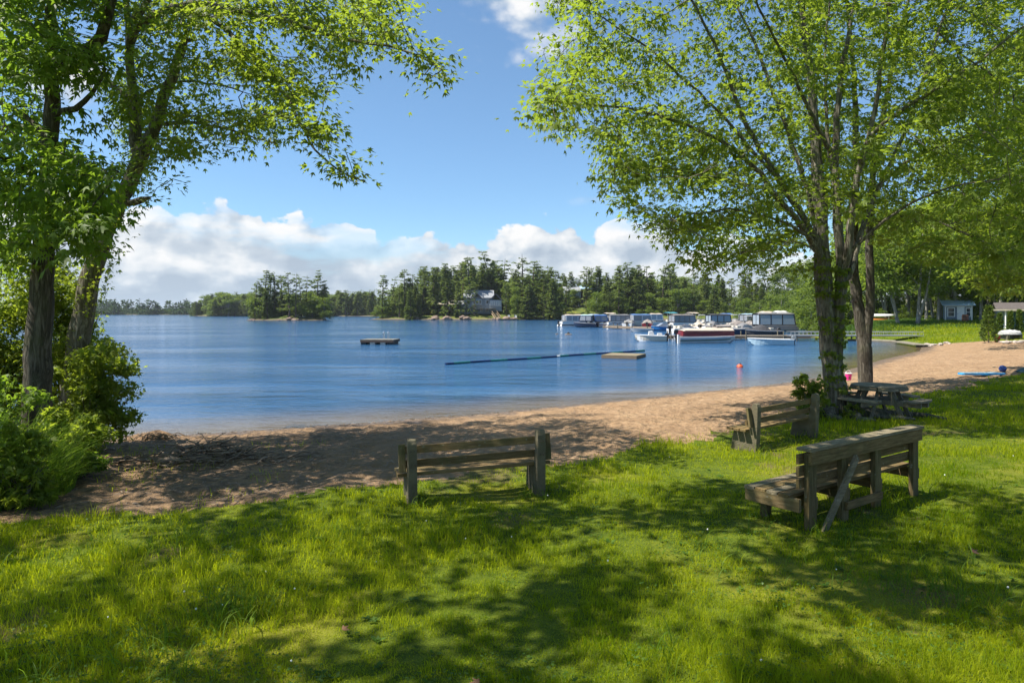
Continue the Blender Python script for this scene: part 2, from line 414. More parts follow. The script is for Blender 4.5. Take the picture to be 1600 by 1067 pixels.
simple('white_tarp', (.42, .42, .41), .7, var=.1); simple('brick_red', (.20, .085, .05), .85); simple('orange_hull', (.55, .20, .05), .45); simple('dark_float', (.02, .022, .026), .6)
simple('chrome', (.7, .7, .72), .2, 1.0, .05); simple('foam_float', (.50, .47, .42), .8); simple('stone', (.34, .29, .25), .9, var=.35, scale=3, bump=.6); simple('tan_stone', (.20, .145, .11), .9, var=.4, scale=.25, bump=.4, bscale=2)

# ------------------------------------------------------------------ ground sheet, split into lawn, beach and lake bed
def ground_materials():
    m, t, out = mat('sand')
    g = t.new('ShaderNodeNewGeometry'); P = g.outputs['Position']; s = t.new('ShaderNodeSeparateXYZ', {0: P})
    n1 = t.noise(P, 1.3, 6, .62); n2 = t.noise(P, 9, 6, .65); n3 = t.noise(P, 60, 3, .6)
    c = t.ramp(t.m('ADD', t.m('MULTIPLY', n1, .45), t.m('MULTIPLY', n2, .55)), [(.32, (.195, .118, .060)), (.5, (.322, .206, .114)), (.68, (.425, .292, .174))])
    c = t.mix(t.m('MULTIPLY', t.sstep(n3, .6, .75), .5), c, (.13, .09, .06))
    # litter of bark and leaf mould washed up at the shrubby end
    lit = t.m('MULTIPLY', t.sstep(s.outputs[0], .2, -4.5), t.sstep(t.m('ADD', t.m('MULTIPLY', n2, .6), t.m('MULTIPLY', n1, .4)), .44, .56))
    c = t.mix(t.m('MULTIPLY', lit, .8), c, (.085, .060, .040))
    wet = t.sstep(t.m('ADD', s.outputs[2], t.m('MULTIPLY', t.m('SUBTRACT', n1, .5), .06)), .17, .05)
    c = t.mix(t.m('MULTIPLY', wet, .75), c, (.105, .078, .055))
    p = t.new('ShaderNodeBsdfPrincipled', {'Base Color': c, 'Roughness': t.m('MULTIPLY_ADD', wet, -.5, .95), 'Specular IOR Level': .3})
    vo = t.new('ShaderNodeTexVoronoi', {'Vector': P, 'Scale': 4.2, 'Smoothness': .6}, feature='SMOOTH_F1')
    n4 = t.noise(P, 2.4, 5, .6, .8)
    h = t.m('ADD', t.m('ADD', t.m('MULTIPLY_ADD', n4, 1.1, t.m('MULTIPLY', vo.outputs['Distance'], t.m('MULTIPLY', n1, 1.5))), t.m('MULTIPLY', n2, .9)), t.m('MULTIPLY', n3, .14))
    b = t.new('ShaderNodeBump', {'Height': h, 'Strength': 1.0, 'Distance': .13}); t.l.new(b.outputs[0], p.inputs['Normal'])
    t.l.new(p.outputs[0], out.inputs[0])
    m, t, out = mat('lawn_soil')
    g = t.new('ShaderNodeNewGeometry'); P = g.outputs['Position']
    n1 = t.noise(P, .55, 5, .6); n2 = t.noise(P, 7, 5, .65); n3 = t.noise(P, 70, 3, .7)
    c = t.ramp(t.m('ADD', t.m('MULTIPLY', n3, .5), t.m('MULTIPLY', n2, .5)), [(.35, (.032, .056, .005)), (.5, (.088, .125, .009)), (.68, (.17, .20, .016))])
    c = t.mix(t.m('MULTIPLY', t.sstep(n1, .5, .68), .55), c, (.27, .25, .03))
    at = t.new('ShaderNodeAttribute', attribute_name='rnd').outputs['Fac']
    c = t.mix(t.m('MULTIPLY', t.sstep(t.m('ADD', at, t.m('MULTIPLY', t.m('SUBTRACT', n2, .5), .5)), .36, .60), .6), c, (.17, .115, .062))
    p = t.new('ShaderNodeBsdfPrincipled', {'Base Color': c, 'Roughness': .95, 'Specular IOR Level': .15})
    b = t.new('ShaderNodeBump', {'Height': t.m('ADD', n2, n3), 'Strength': .7, 'Distance': .05}); t.l.new(b.outputs[0], p.inputs['Normal'])
    t.l.new(p.outputs[0], out.inputs[0])
    m, t, out = mat('lake')
    g = t.new('ShaderNodeNewGeometry'); P = g.outputs['Position']; s = t.new('ShaderNodeSeparateXYZ', {0: P})
    sh = t.new('ShaderNodeAttribute', attribute_name='rnd').outputs['Fac']      # metres from the shore
    v1 = t.vec(t.m('MULTIPLY', s.outputs[0], .55), t.m('MULTIPLY', s.outputs[1], 1.0), 0)
    w1 = t.noise(v1, .95, 3, .55, .25); w2 = t.noise(v1, 3.4, 4, .6, .3); w3 = t.noise(P, .05, 3, .55); w4 = t.noise(v1, .22, 3, .55)
    gust = t.m('MULTIPLY_ADD', t.sstep(t.noise(t.vec(t.m('MULTIPLY', s.outputs[0], .35), s.outputs[1], 0), .085, 4, .6), .38, .62), 1.0, .30)
    calm = t.m('MULTIPLY_ADD', t.sstep(sh, .5, 10.0), .6, .4)
    h = t.m('ADD', t.m('ADD', t.m('MULTIPLY', w1, .15), t.m('MULTIPLY', w4, .14)), t.m('ADD', t.m('MULTIPLY', w2, .12), t.m('MULTIPLY', t.noise(v1, 11.0, 3, .6), .03)))
    h = t.m('MULTIPLY', h, t.m('MULTIPLY', gust, calm))
    b = t.new('ShaderNodeBump', {'Height': h, 'Strength': 1.0, 'Distance': 1.0})
    body = t.mix(t.sstep(sh, 0.0, 4.6), (.115, .080, .038), (.016, .072, .165))
    p = t.new('ShaderNodeBsdfPrincipled', {'Base Color': body, 'Roughness': .09, 'IOR': 1.333, 'Specular IOR Level': .5, 'Normal': b.outputs[0]})
    tr = t.new('ShaderNodeBsdfTransparent', {'Color': (.82, .74, .58, 1)})
    fr = t.new('ShaderNodeFresnel', {'IOR': 1.333, 'Normal': b.outputs[0]})
    thin = t.m('MULTIPLY', t.sstep(sh, 4.0, .1), t.m('SUBTRACT', 1.0, fr.outputs[0]))
    mx = t.new('ShaderNodeMixShader', {0: t.m('MULTIPLY', thin, .85), 1: p.outputs[0], 2: tr.outputs[0]})
    t.l.new(mx.outputs[0], out.inputs[0])
ground_materials()

def polar_grid(ratio_near, r0, r1, fine=.22):
    rad = [r0]
    while rad[-1] < r1: rad.append(rad[-1] * (ratio_near if rad[-1] < 70 else 1.035))
    rad = np.array(rad)
    ang = np.concatenate([np.arange(-180, -48, 4), np.arange(-48, 48, fine), np.arange(48, 180, 4)]); ang = np.radians(ang)
    A, Rr = np.meshgrid(ang, rad)
    P = np.stack([np.sin(A) * Rr, np.cos(A) * Rr], -1).reshape(-1, 2)
    na, nr = len(ang), len(rad)
    i, j = np.meshgrid(np.arange(nr - 1), np.arange(na), indexing='ij'); j2 = (j + 1) % na
    q = np.stack([i * na + j, i * na + j2, (i + 1) * na + j2, (i + 1) * na + j], -1).reshape(-1, 4)[:, ::-1]
    cap = np.arange(na)
    return P, q, cap
def submesh(P3, q, keep, extra=None):
    q = q[keep]; u, inv = np.unique(q.ravel(), return_inverse=True)
    return P3[u], inv.reshape(-1, q.shape[1]), (None if extra is None else extra[u])
def bare_map(P):
    b = fbm(P[:, 0] * .9, P[:, 1] * .9, 77, 4)
    for px, py, w in [(735, 735, .6), (1215, 668, .6), (1270, 735, .6), (1335, 650, 1.0), (1380, 632, .7), (1180, 850, .35), (150, 960, .5), (30, 950, .5)]:
        g = gp(px, py, .72); b = b + .42 * np.exp(-((P[:, 0] - g.x) ** 2 + (P[:, 1] - g.y) ** 2) / (w * w))
    return b
def build_ground():
    P, q, cap = polar_grid(1.0125, 2.2, 2200)
    P = np.concatenate([P, [[0, 0]]]); c = len(P) - 1
    d = shore_d(P); h = height(P, d); ld = lawn_d(P) + fbm(P[:, 0] * .8, P[:, 1] * .8, 21, 4) * .85
    sandy = (ld < 0)
    n = fbm(P[:, 0] * 3.2, P[:, 1] * 3.2, 33, 4)
    h = h + np.where(sandy & (d > .4), n * .075, n * .014)
    P3 = np.column_stack([P, h])
    grass = ld[q].mean(1) > 0; bed = d[q].max(1) < -22
    bare = bare_map(P); v, f, bv = submesh(P3, q, grass, bare)
    k = np.concatenate([f, np.empty((0, 4), int)])
    # the small disc under the camera
    tri = np.array([(cap[i], cap[(i + 1) % len(cap)], c) for i in range(len(cap))])
    vt, ft, _ = submesh(P3, tri, np.ones(len(tri), bool))
    lawn = np_obj('lawn', np.concatenate([v, vt]), [k, ft + len(v)], 'lawn_soil', rnd=np.concatenate([bv, np.zeros(len(vt))]), smooth=True)
    tag(lawn, kind='structure')
    v, f, _ = submesh(P3, q, ~grass & ~bed)
    tag(np_obj('beach', v, f, 'sand', smooth=True), kind='structure')
    P, q, cap = polar_grid(1.02, 4.0, 5200, .35)
    d = -shore_d(P); keep = d[q].max(1) > -.6
    v, f, dd = submesh(np.column_stack([P, np.zeros(len(P))]), q, keep, d)
    tag(np_obj('lake_water', v, f, 'lake', rnd=np.maximum(dd, 0), smooth=True), kind='structure')
build_ground()

# ------------------------------------------------------------------ foliage
MAPLE_T = np.array([(0, 0, 0), (.42, .13, .03), (1, 0, -.16), (.42, -.13, .03), (.60, .50, -.12), (.10, .20, 0), (.60, -.50, -.12), (.10, -.20, 0)], float)
MAPLE_F = np.array([(0, 3, 2, 1), (0, 1, 4, 5), (0, 7, 6, 3)])
OVAL_T = np.array([(0, 0, 0), (.5, .28, .05), (1, 0, -.12), (.5, -.28, .05)], float); OVAL_F = np.array([(0, 3, 2, 1)])
def unit(v): return v / np.maximum(np.linalg.norm(v, axis=-1, keepdims=True), 1e-9)
def leaves(P, U, N, S, T=MAPLE_T, Fc=MAPLE_F):
    """leaf blades at P pointing along U with normals N and lengths S"""
    U = unit(U); N = unit(N - U * (N * U).sum(1, keepdims=True)); W = np.cross(N, U)
    v = P[:, None] + S[:, None, None] * (T[None, :, 0:1] * U[:, None] + T[None, :, 1:2] * W[:, None] + T[None, :, 2:3] * N[:, None])
    n = len(P); f = (Fc[None] + (np.arange(n) * len(T))[:, None, None]).reshape(-1, Fc.shape[1])
    rnd = np.repeat(np.clip(rng.beta(2, 2, n), 0, 1), len(T))
    return v.reshape(-1, 3), f, rnd
def rand_dirs(n): return unit(rng.normal(size=(n, 3)))

def resample(pts, step):
    pts = np.array(pts, float); seg = np.linalg.norm(np.diff(pts, axis=0), axis=1); L = np.concatenate([[0], np.cumsum(seg)])
    n = max(2, int(round(L[-1] / step)) + 1); s = np.linspace(0, L[-1], n)
    out = np.stack([np.interp(s, L, pts[:, k]) for k in range(3)], 1)
    for _ in range(2):
        if n > 3: out[1:-1] = .25 * out[:-2] + .5 * out[1:-1] + .25 * out[2:]
    return out
def colonize(limbs, A, step=.28, kill=.42, iters=90, grav=-.05, wob=.12, tip=.0065, expo=2.25):
    """limbs: [(points, r0, r1)], first from the ground; A: attraction points. Returns node positions, parents, radii"""
    pos, par, spec = [], [], []
    for pts, r0, r1 in limbs:
        q = resample(pts, step); k0 = 0; p = -1
        if pos:
            dd = np.linalg.norm(np.array(pos) - q[0], axis=1); p = int(dd.argmin()); k0 = 1 if dd[p] < step * 3 else 0
        q[1:-1] += rng.normal(size=(max(len(q) - 2, 0), 3)) * .012
        for i in range(k0, len(q)):
            pos.append(q[i]); par.append(p); p = len(pos) - 1
            spec.append(r0 + (r1 - r0) * (i / (len(q) - 1)) ** .85)
    n0 = len(pos); pos = list(map(np.asarray, pos)); 
    Np = np.array(pos); A = A.copy()
    nd = np.full(len(A), 1e9); ni = np.zeros(len(A), int)
    def upd(newp, base):
        nonlocal nd, ni
        for s in range(0, len(newp), 400):
            D = np.linalg.norm(A[:, None] - newp[None, s:s + 400], axis=2); j = D.argmin(1); dm = D[np.arange(len(A)), j]
            b = dm < nd; nd = np.where(b, dm, nd); ni = np.where(b, j + s + base, ni)
    upd(Np, 0); kids = {}
    for it in range(iters):
        alive = nd > kill
        A, nd, ni = A[alive], nd[alive], ni[alive]
        if len(A) == 0: break
        ds = np.zeros((len(Np), 3)); np.add.at(ds, ni, unit(A - Np[ni]))
        idx = np.unique(ni); dv = unit(ds[idx]) + rng.normal(size=(len(idx), 3)) * wob; dv[:, 2] += grav
        newp = Np[idx] + unit(dv) * step
        ok = []
        for k, i in enumerate(idx):
            c = kids.setdefault(int(i), [])
            if len(c) < 4 and all(np.linalg.norm(newp[k] - q) > step * .45 for q in c): c.append(newp[k]); ok.append(k)
        if not ok: break
        newp = newp[ok]; base = len(Np); Np = np.concatenate([Np, newp]); par += [int(i) for i in idx[ok]]
        upd(newp, base)
    n = len(Np); par = np.array(par); r = np.zeros(n); acc = np.zeros(n)
    for i in range(n - 1, -1, -1):
        rr = max(acc[i] ** (1 / expo) if acc[i] > 0 else tip, tip)
        if i < n0: rr = max(spec[i], min(rr, spec[i] * 1.15))
        r[i] = rr
        if par[i] >= 0: acc[par[i]] += rr ** expo
    return Np, par, r, n0
def wood_mesh(Np, par, r, rough=.06, flare=None):
    n = len(Np); ch = [[] for _ in range(n)]; roots = []
    for i, p in enumerate(par):
        (ch[p] if p >= 0 else roots).append(i)
    V, Q = [], []; nv = 0; stack = [(i, None) for i in roots]
    while stack:
        i, frm = stack.pop(); chain = [i]; k = i
        while ch[k]:
            m = max(ch[k], key=lambda c: r[c])
            stack += [(c, k) for c in ch[k] if c != m]; k = m; chain.append(k)
        pts = Np[chain]; rad = r[chain].copy()
        if frm is not None:
            pts = np.vstack([Np[frm], pts]); rad = np.concatenate([[min(rad[0] * 1.1, r[frm])], rad])
        if len(pts) < 2: continue
        R0 = rad.max(); ns = 12 if R0 > .12 else 8 if R0 > .05 else 5 if R0 > .018 else 3
        T = np.gradient(pts, axis=0); T = unit(T); ref = np.array([1., 0, 0]) if abs(T[0, 0]) < .8 else np.array([0, 1., 0])
        a = np.arange(ns) * 2 * math.pi / ns; ca, sa = np.cos(a)[:, None], np.sin(a)[:, None]
        ph = rng.uniform(0, 6)
        for j in range(len(pts)):
            u = ref - T[j] * (ref @ T[j]); u /= np.linalg.norm(u) + 1e-9; w = np.cross(T[j], u); ref = u
            k_ = 1 + (rough * np.sin(3 * a + ph) + rough * .7 * np.sin(5 * a + ph * 2 + j * .35) + rng.normal(size=ns) * rough * .3)[:, None] if R0 > .05 else 1.0
            V.append(pts[j] + (u * ca + w * sa) * rad[j] * k_)
        k = np.arange(ns); k2 = (k + 1) % ns
        for j in range(len(pts) - 1):
            b = nv + j * ns; Q.append(np.stack([b + k, b + k2, b + ns + k2, b + ns + k], 1))
        nv += len(pts) * ns
    return np.concatenate(V), np.concatenate(Q)
def leaf_cloud(Np, par, r, n0, n, size, spread=.16, thr=.016, droop=-.35, T=MAPLE_T, Fc=MAPLE_F, upn=1.0, per=17):
    """leaves in flat sprays: each spray hangs round a point of a twig, all its blades facing much the same way"""
    tw = np.where((r < thr) & (np.arange(len(Np)) >= n0))[0]
    w = 1.0 / np.maximum(r[tw], .004) ** 1.5; k = max(1, n // per); i = rng.choice(tw, k, p=w / w.sum()); p = par[i]
    d = unit(Np[i] - Np[np.maximum(p, 0)]); f = rng.random(k)[:, None]
    C = Np[i] * f + Np[np.maximum(p, 0)] * (1 - f) + rng.normal(size=(k, 3)) * spread * .45
    nn = unit(rand_dirs(k) * .42 + np.array([0, 0, upn])); j = np.repeat(np.arange(k), rng.poisson(per, k)); m = len(j)
    o = rng.normal(size=(m, 3)) * spread * 1.25; o = o - nn[j] * (o * nn[j]).sum(1, keepdims=True) * .72
    P = C[j] + o; U = d[j] * .45 + unit(o) * .6 + rand_dirs(m) * .45; U[:, 2] += droop * .8
    N = nn[j] + rand_dirs(m) * .45
    v, f_, rd = leaves(P, U, N, size * (.5 + rng.gamma(4, .13, m)).clip(.45, 1.5), T, Fc)
    tone = np.clip(np.repeat(rng.beta(2, 2, k)[j], len(T)) * .6 + rd * .4, 0, 1)
    return v, f_, tone
def px_attr(poly, n, y0, y1):
    """points of a crown whose outline is seen in the photograph, spread in depth"""
    poly = np.array(poly, float); lo, hi = poly.min(0), poly.max(0); out = []
    while sum(map(len, out)) < n:
        p = rng.uniform(lo, hi, (n * 2, 2)); out.append(p[inside(p, [tuple(k) for k in poly])])
    p = np.concatenate(out)[:n]; Y = y0 + (y1 - y0) * rng.beta(1.6, 1.6, n)
    return np.stack([(p[:, 0] - 800) / F * Y, Y, CZ - (p[:, 1] - HZ) / F * Y], 1)
def ell_attr(c, rad, n, shell=.35):
    d = rand_dirs(n); k = rng.random(n) ** shell
    return np.array(c) + d * k[:, None] * np.array(rad)
def big_tree(name, label, limbs, A, nleaf, size, lm='maple_leaf', bm='maple_bark', group=None, step=.28, kill=.42, T=MAPLE_T, Fc=MAPLE_F, spread=.16, droop=-.35, grav=-.05, cat='tree'):
    Np, par, r, n0 = colonize(limbs, A, step, kill, grav=grav)
    base = Vector(limbs[0][0][0])
    t = thing(name, label, cat, base, 0, group)
    v, q = wood_mesh(Np, par, r); np_obj('trunk', v - np.array(base), q, bm, t, smooth=True)
    v, f, rd = leaf_cloud(Np, par, r, n0, nleaf, size, spread, T=T, Fc=Fc, droop=droop)
    np_obj('crown', v - np.array(base), f, lm, t, rnd=rd)
    return t, (Np, par, r)
def L(pxs, Y, dz=0):
    """limb through photograph pixels; Y a distance or a list of distances"""
    Ys = Y if hasattr(Y, '__len__') else [Y] * len(pxs)
    if len(Ys) == 2 and len(pxs) != 2: Ys = np.linspace(Ys[0], Ys[1], len(pxs))
    return [tuple(at(px, py, y)) for (px, py), y in zip(pxs, Ys)]
# ------------------------------------------------------------------ the big trees
def build_big_trees():
    # maple by the right hand benches: many limbed, 16 m away
    Y = 16.0
    b = gp(1310, 640, .72); z0 = H(b.x, b.y)
    base = (b.x, b.y, z0 - .15)
    limbs = [([base] + L([(1307, 615), (1299, 560), (1291, 500), (1287, 430), (1284, 370), (1280, 306), (1272, 175), (1263, 87), (1250, 0), (1240, -90), (1245, -190)], Y), .245, .025),
             (L([(1305, 610), (1309, 555), (1311, 490), (1315, 425), (1310, 350), (1304, 245), (1315, 109), (1337, 0), (1350, -120)], [16, 15.7]), .145, .025),
             (L([(1291, 425), (1263, 363), (1206, 298), (1180, 258), (1119, 214), (1031, 179), (960, 166), (900, 162), (850, 158)], [16, 12.8]), .082, .010),
             (L([(1290, 420), (1272, 363), (1219, 284), (1162, 192), (1136, 114), (1110, 52), (1079, 0), (1050, -60)], [16, 14]), .092, .016),
             (L([(1289, 405), (1263, 300), (1224, 184), (1202, 131), (1180, 65), (1145, 0), (1120, -80)], [16, 17.5]), .08, .016),
             (L([(1320, 430), (1328, 370), (1342, 262), (1364, 197), (1377, 109), (1390, 0), (1400, -80)], [15.8, 14.5]), .10, .018),
             (L([(1320, 440), (1312, 340), (1292, 210), (1288, 90), (1300, -40)], [15.9, 17.2]), .075, .015),
             (L([(1324, 450), (1350, 345), (1408, 222), (1450, 105), (1484, 0), (1500, -60)], [15.8, 16.6]), .075, .014),
             (L([(1342, 262), (1360, 205), (1438, 153), (1512, 109), (1600, 40), (1680, -10)], [15.2, 12.5]), .065, .012),
             (L([(1302, 245), (1240, 120), (1190, 20), (1160, -60)], [15.8, 13]), .055, .012),
             (L([(1318, 400), (1400, 330), (1480, 290), (1560, 280)], [15.8, 13.5]), .05, .010),
             (L([(1284, 385), (1235, 350), (1150, 325), (1070, 335), (1000, 360)], [15.8, 13.2]), .045, .008),
             (L([(1206, 298), (1130, 280), (1040, 262), (960, 262)], [14.6, 12.6]), .035, .008),
             (L([(1286, 395), (1245, 375), (1190, 380), (1120, 415)], [15.9, 14.2]), .035, .007),
             (L([(1219, 284), (1120, 170), (1020, 80), (930, 20)], [15.3, 13.2]), .045, .010)]
    poly = [(812, 128), (850, 60), (845, -60), (900, -260), (1100, -420), (1400, -420), (1640, -260), (1720, -60), (1700, 240), (1600, 330), (1450, 330), (1385, 370), (1330, 330),
            (1270, 350), (1230, 400), (1150, 430), (1075, 420), (1020, 372), (965, 350), (945, 290), (945, 235), (900, 205), (850, 218)]
    A = np.concatenate([px_attr(poly, 1900, 11.5, 20.5), px_attr([(805, 150), (860, 90), (1000, 80), (1150, 330), (1160, 430), (1080, 410), (1000, 345), (950, 290), (935, 235), (860, 225)], 620, 11.5, 15.5),
                        px_attr([(1020, 350), (1220, 320), (1240, 395), (1180, 425), (1090, 440), (1050, 400)], 260, 12.6, 16)])
    t, sk = big_tree('maple_tree', 'large many-limbed maple beside the slab-ended bench at the edge of the beach', limbs, A, 60000, .120, spread=.17)
    Np, par, r = sk
    # creeper on its bole
    low = np.where((Np[:, 2] < 4.6) & (r > .12))[0]
    n = 1500; i = rng.choice(low, n); ph = rng.normal(-1.9, .9, n)
    out = np.stack([np.cos(ph), np.sin(ph), np.zeros(n)], 1)
    hz = rng.random(n); P = Np[i] + out * (r[i] * (1.02 + .22 * rng.random(n)))[:, None] + rng.normal(size=(n, 3)) * .05
    keep = vn3(P * 1.6) > -.06; P, out = P[keep], out[keep]; n = len(P)
    v, f, rd = leaves(P, rand_dirs(n) * .6 + np.array([0, 0, -.7]), out + rand_dirs(n) * .4 + np.array([0, 0, .4]), rng.uniform(.07, .14, n))
    z = np_obj('creeper', v - np.array(base), f, 'bush_leaf', None, rnd=rd); z.location = base
    tag(z, 'green creeper climbing the bole of the large many-limbed maple', 'creeper')
    # second, two stemmed tree standing on the sand behind it
    b = gp(1352, 594, .62); base = (b.x, b.y, H(b.x, b.y) - .1); Y = b.y
    limbs = [([base] + L([(1352, 560), (1346, 520), (1340, 480), (1332, 420), (1334, 340), (1338, 240), (1335, 120), (1325, 20), (1320, -60)], Y), .235, .03),
             (L([(1352, 548), (1357, 500), (1361, 455), (1358, 400), (1362, 300), (1368, 240), (1385, 150), (1410, 40), (1430, -50)], [Y, Y - 1]), .17, .03),
             (L([(1362, 300), (1420, 250), (1500, 215), (1580, 200)], [Y, Y - 3]), .07, .015),
             (L([(1360, 350), (1430, 330), (1520, 370), (1590, 400)], [Y, Y - 3.5]), .06, .012)]
    A = np.concatenate([px_attr([(1220, 300), (1200, 60), (1300, -120), (1500, -150), (1640, 0), (1660, 300), (1600, 390), (1500, 380), (1400, 385), (1370, 330), (1290, 330)], 800, 17.5, 26),
                        px_attr([(1380, 330), (1500, 330), (1590, 400), (1600, 440), (1480, 420), (1400, 400)], 90, 18, 22)])
    big_tree('maple_tree', 'two-stemmed maple standing on the sand behind the round picnic table', limbs, A, 18000, .16, bm='dark_bark')
    # leaning maple at the left, with a broken top
    Y = 13.2; b = at(112, 690, Y); zb = H(b.x, b.y); base = (b.x, b.y, zb - .1)
    limbs = [([base] + L([(114, 640), (124, 540), (138, 440), (160, 375), (182, 322), (212, 268), (245, 195), (264, 130), (282, 85), (289, 62)], Y), .265, .075),
             (L([(222, 250), (208, 222), (212, 165), (201, 90), (204, 50), (197, 0), (190, -80), (200, -180)], [13.2, 13.8]), .12, .02),
             (L([(201, 56), (230, 32), (263, 13), (320, 2), (359, 16), (465, 37), (512, 55), (642, 79), (690, 110)], [13.4, 10.6]), .075, .009),
             (L([(263, 13), (330, 25), (383, 75), (426, 118), (461, 173), (481, 224), (532, 272), (570, 284)], [13.2, 10.2]), .06, .008),
             (L([(204, 40), (260, -40), (330, -90), (430, -110)], [13.6, 11]), .07, .01),
             (L([(245, 195), (300, 190), (370, 205), (430, 225)], [13.2, 12]), .045, .008),
             (L([(215, 150), (240, 140), (270, 126), (330, 130), (400, 150)], [13.3, 14.4]), .04, .008),
             (L([(212, 165), (160, 120), (110, 60), (60, 20)], [13.4, 14.5]), .06, .01),
             (L([(182, 322), (200, 313), (222, 312)], [13.2, 13.0]), .075, .065)]
    A = np.concatenate([px_attr([(190, 40), (330, -40), (520, -60), (600, 60), (560, 90), (520, 160), (470, 150), (470, 220), (400, 232), (330, 250), (275, 250), (225, 270), (180, 240)], 640, 10, 16),
                        px_attr([(330, -60), (650, -40), (660, 30), (640, 70), (540, 60), (430, 40)], 190, 9.5, 13.5),
                        px_attr([(560, 50), (640, 50), (715, 105), (700, 130), (660, 140), (600, 95)], 70, 10, 11.5),
                        px_attr([(420, 110), (480, 150), (545, 195), (535, 230), (585, 285), (575, 300), (520, 270), (460, 225)], 90, 9.8, 11.5),
                        px_attr([(240, 265), (275, 255), (290, 290), (250, 300)], 20, 12, 13),
                        px_attr([(-60, -160), (420, -260), (460, -60), (200, -30), (-60, 0)], 300, 11, 17)])
    Np, par, r, n0 = colonize(limbs, A, .24, .36)
    t = thing('maple_tree', 'leaning maple with a broken-off top and long boughs reaching over the lake', 'tree', base)
    bn = np.array(base)
    v, q = wood_mesh(Np, par, r); np_obj('trunk', v - bn, q, 'maple_bark', t, smooth=True)
    v, f, rd = leaf_cloud(Np, par, r, n0, 24000, .105, .15); np_obj('crown', v - bn, f, 'maple_leaf', t, rnd=rd)
    st = Np[[i for i in range(n0) if r[i] > .14 and Np[i, 2] < 6]]
    # darker upright tree closer at the left edge
    Y = 11.4; b = at(62, 700, Y); base = (b.x, b.y, H(b.x, b.y) - .1)
    limbs = [([base] + L([(58, 640), (57, 560), (62, 480), (68, 400), (72, 320), (78, 220), (82, 130), (80, 50), (78, -40), (70, -160)], Y), .25, .04),
             (L([(82, 118), (105, 100), (135, 88), (152, 68), (168, 30), (185, -40), (220, -120)], [11.4, 10.8]), .15, .02),
             (L([(80, 175), (125, 175), (142, 155), (152, 128), (165, 108)], [11.4, 11.0]), .07, .02),
             (L([(72, 320), (110, 280), (150, 262), (185, 268)], [11.4, 9.8]), .05, .008),
             (L([(72, 300), (30, 250), (-20, 240), (-80, 250)], [11.4, 9.6]), .06, .01),
             (L([(78, 220), (30, 170), (-40, 150)], [11.4, 12]), .06, .01)]
    A = np.concatenate([px_attr([(-70, 200), (60, 190), (150, 215), (195, 255), (185, 330), (150, 390), (60, 400), (-60, 420)], 330, 8.8, 12.4),
                        px_attr([(-80, -200), (120, -220), (200, -60), (120, 60), (50, 190), (-70, 210)], 300, 9.0, 14)])
    big_tree('broadleaf_tree', 'upright dark-barked tree at the left edge with low drooping foliage', limbs, A, 12000, .14, 'shade_leaf', 'dark_bark', step=.24, kill=.36, droop=-.6)
    # creeper and young growth round the leaning stem
    lv = []
    n = 2600; st_i = rng.choice(len(st), n); k = st[st_i]
    ph = rng.uniform(0, 6.28, n); P = k + np.stack([np.cos(ph), np.sin(ph), rng.normal(size=n) * .6], 1) * (.26 + .16 * rng.random(n) ** 2)[:, None]; kk = vn3(P * 1.4) > -.12; P = P[kk]; n = len(P)
    v, f, rd = leaves(P, rand_dirs(n) + np.array([0, 0, -.4]), rand_dirs(n) * .7 + np.array([0, 0, 1.]), rng.uniform(.05, .11, n))
    c = st[0]; o = np_obj('creeper', v - c, f, 'bush_leaf', None, rnd=rd); o.location = c
    tag(o, 'yellow-green creeper wrapping the lower stem of the leaning maple', 'creeper')
    # trees over the photographer's shoulder: never in the frame but their shade dapples the lawn
    def shade(base, top, A, n, label, r0=.3):
        base = (base[0], base[1], H(base[0], base[1]) - .1)
        limbs = [([base, ((base[0] * 2 + top[0]) / 3, (base[1] * 2 + top[1]) / 3, top[2] * .55), top], r0, .05)]
        big_tree('maple_tree', label, limbs, A, n, .17, T=MAPLE_T, Fc=MAPLE_F, step=.4, kill=.55, spread=.22)
    # boughs in separate sprays with gaps of sky between them
    def sprays(x0, x1, y0, y1, zlo, zhi, prob):
        out = []
        for x in np.arange(x0, x1, 1.15):
            for y in np.arange(y0, y1, 1.15):
                if rng.random() > prob: continue
                c = np.array([x + rng.uniform(-.5, .5), y + rng.uniform(-.5, .5), 0]); c[2] = max(rng.uniform(zlo, zhi), CZ + .456 * (c[1] + 1.0) + .9)
                out.append(ell_attr(c, (rng.uniform(.45, .85), rng.uniform(.45, .85), .35), 9))
        return np.concatenate(out)
    shade((-8.6, 1.8), (-7.0, 3.4, 8.6), np.concatenate([sprays(-11, -3.4, 1.2, 10.4, 7.6, 10, .57), sprays(-10.4, -6.4, 3.4, 5.8, 8.4, 9.6, .9)]), 12000, 'tall maple just outside the left edge of the view, shading the lawn')
    shade((.8, -3.6), (.4, -.4, 8.4), sprays(-3.4, 5.0, .6, 8.6, 7.4, 9.6, .54), 9500, 'spreading maple behind the view whose boughs shade the lawn', .34)

def vn3(p): return vnoise(p[:, 0] + p[:, 2] * 1.7, p[:, 1] * 1.3 + p[:, 2], 5)

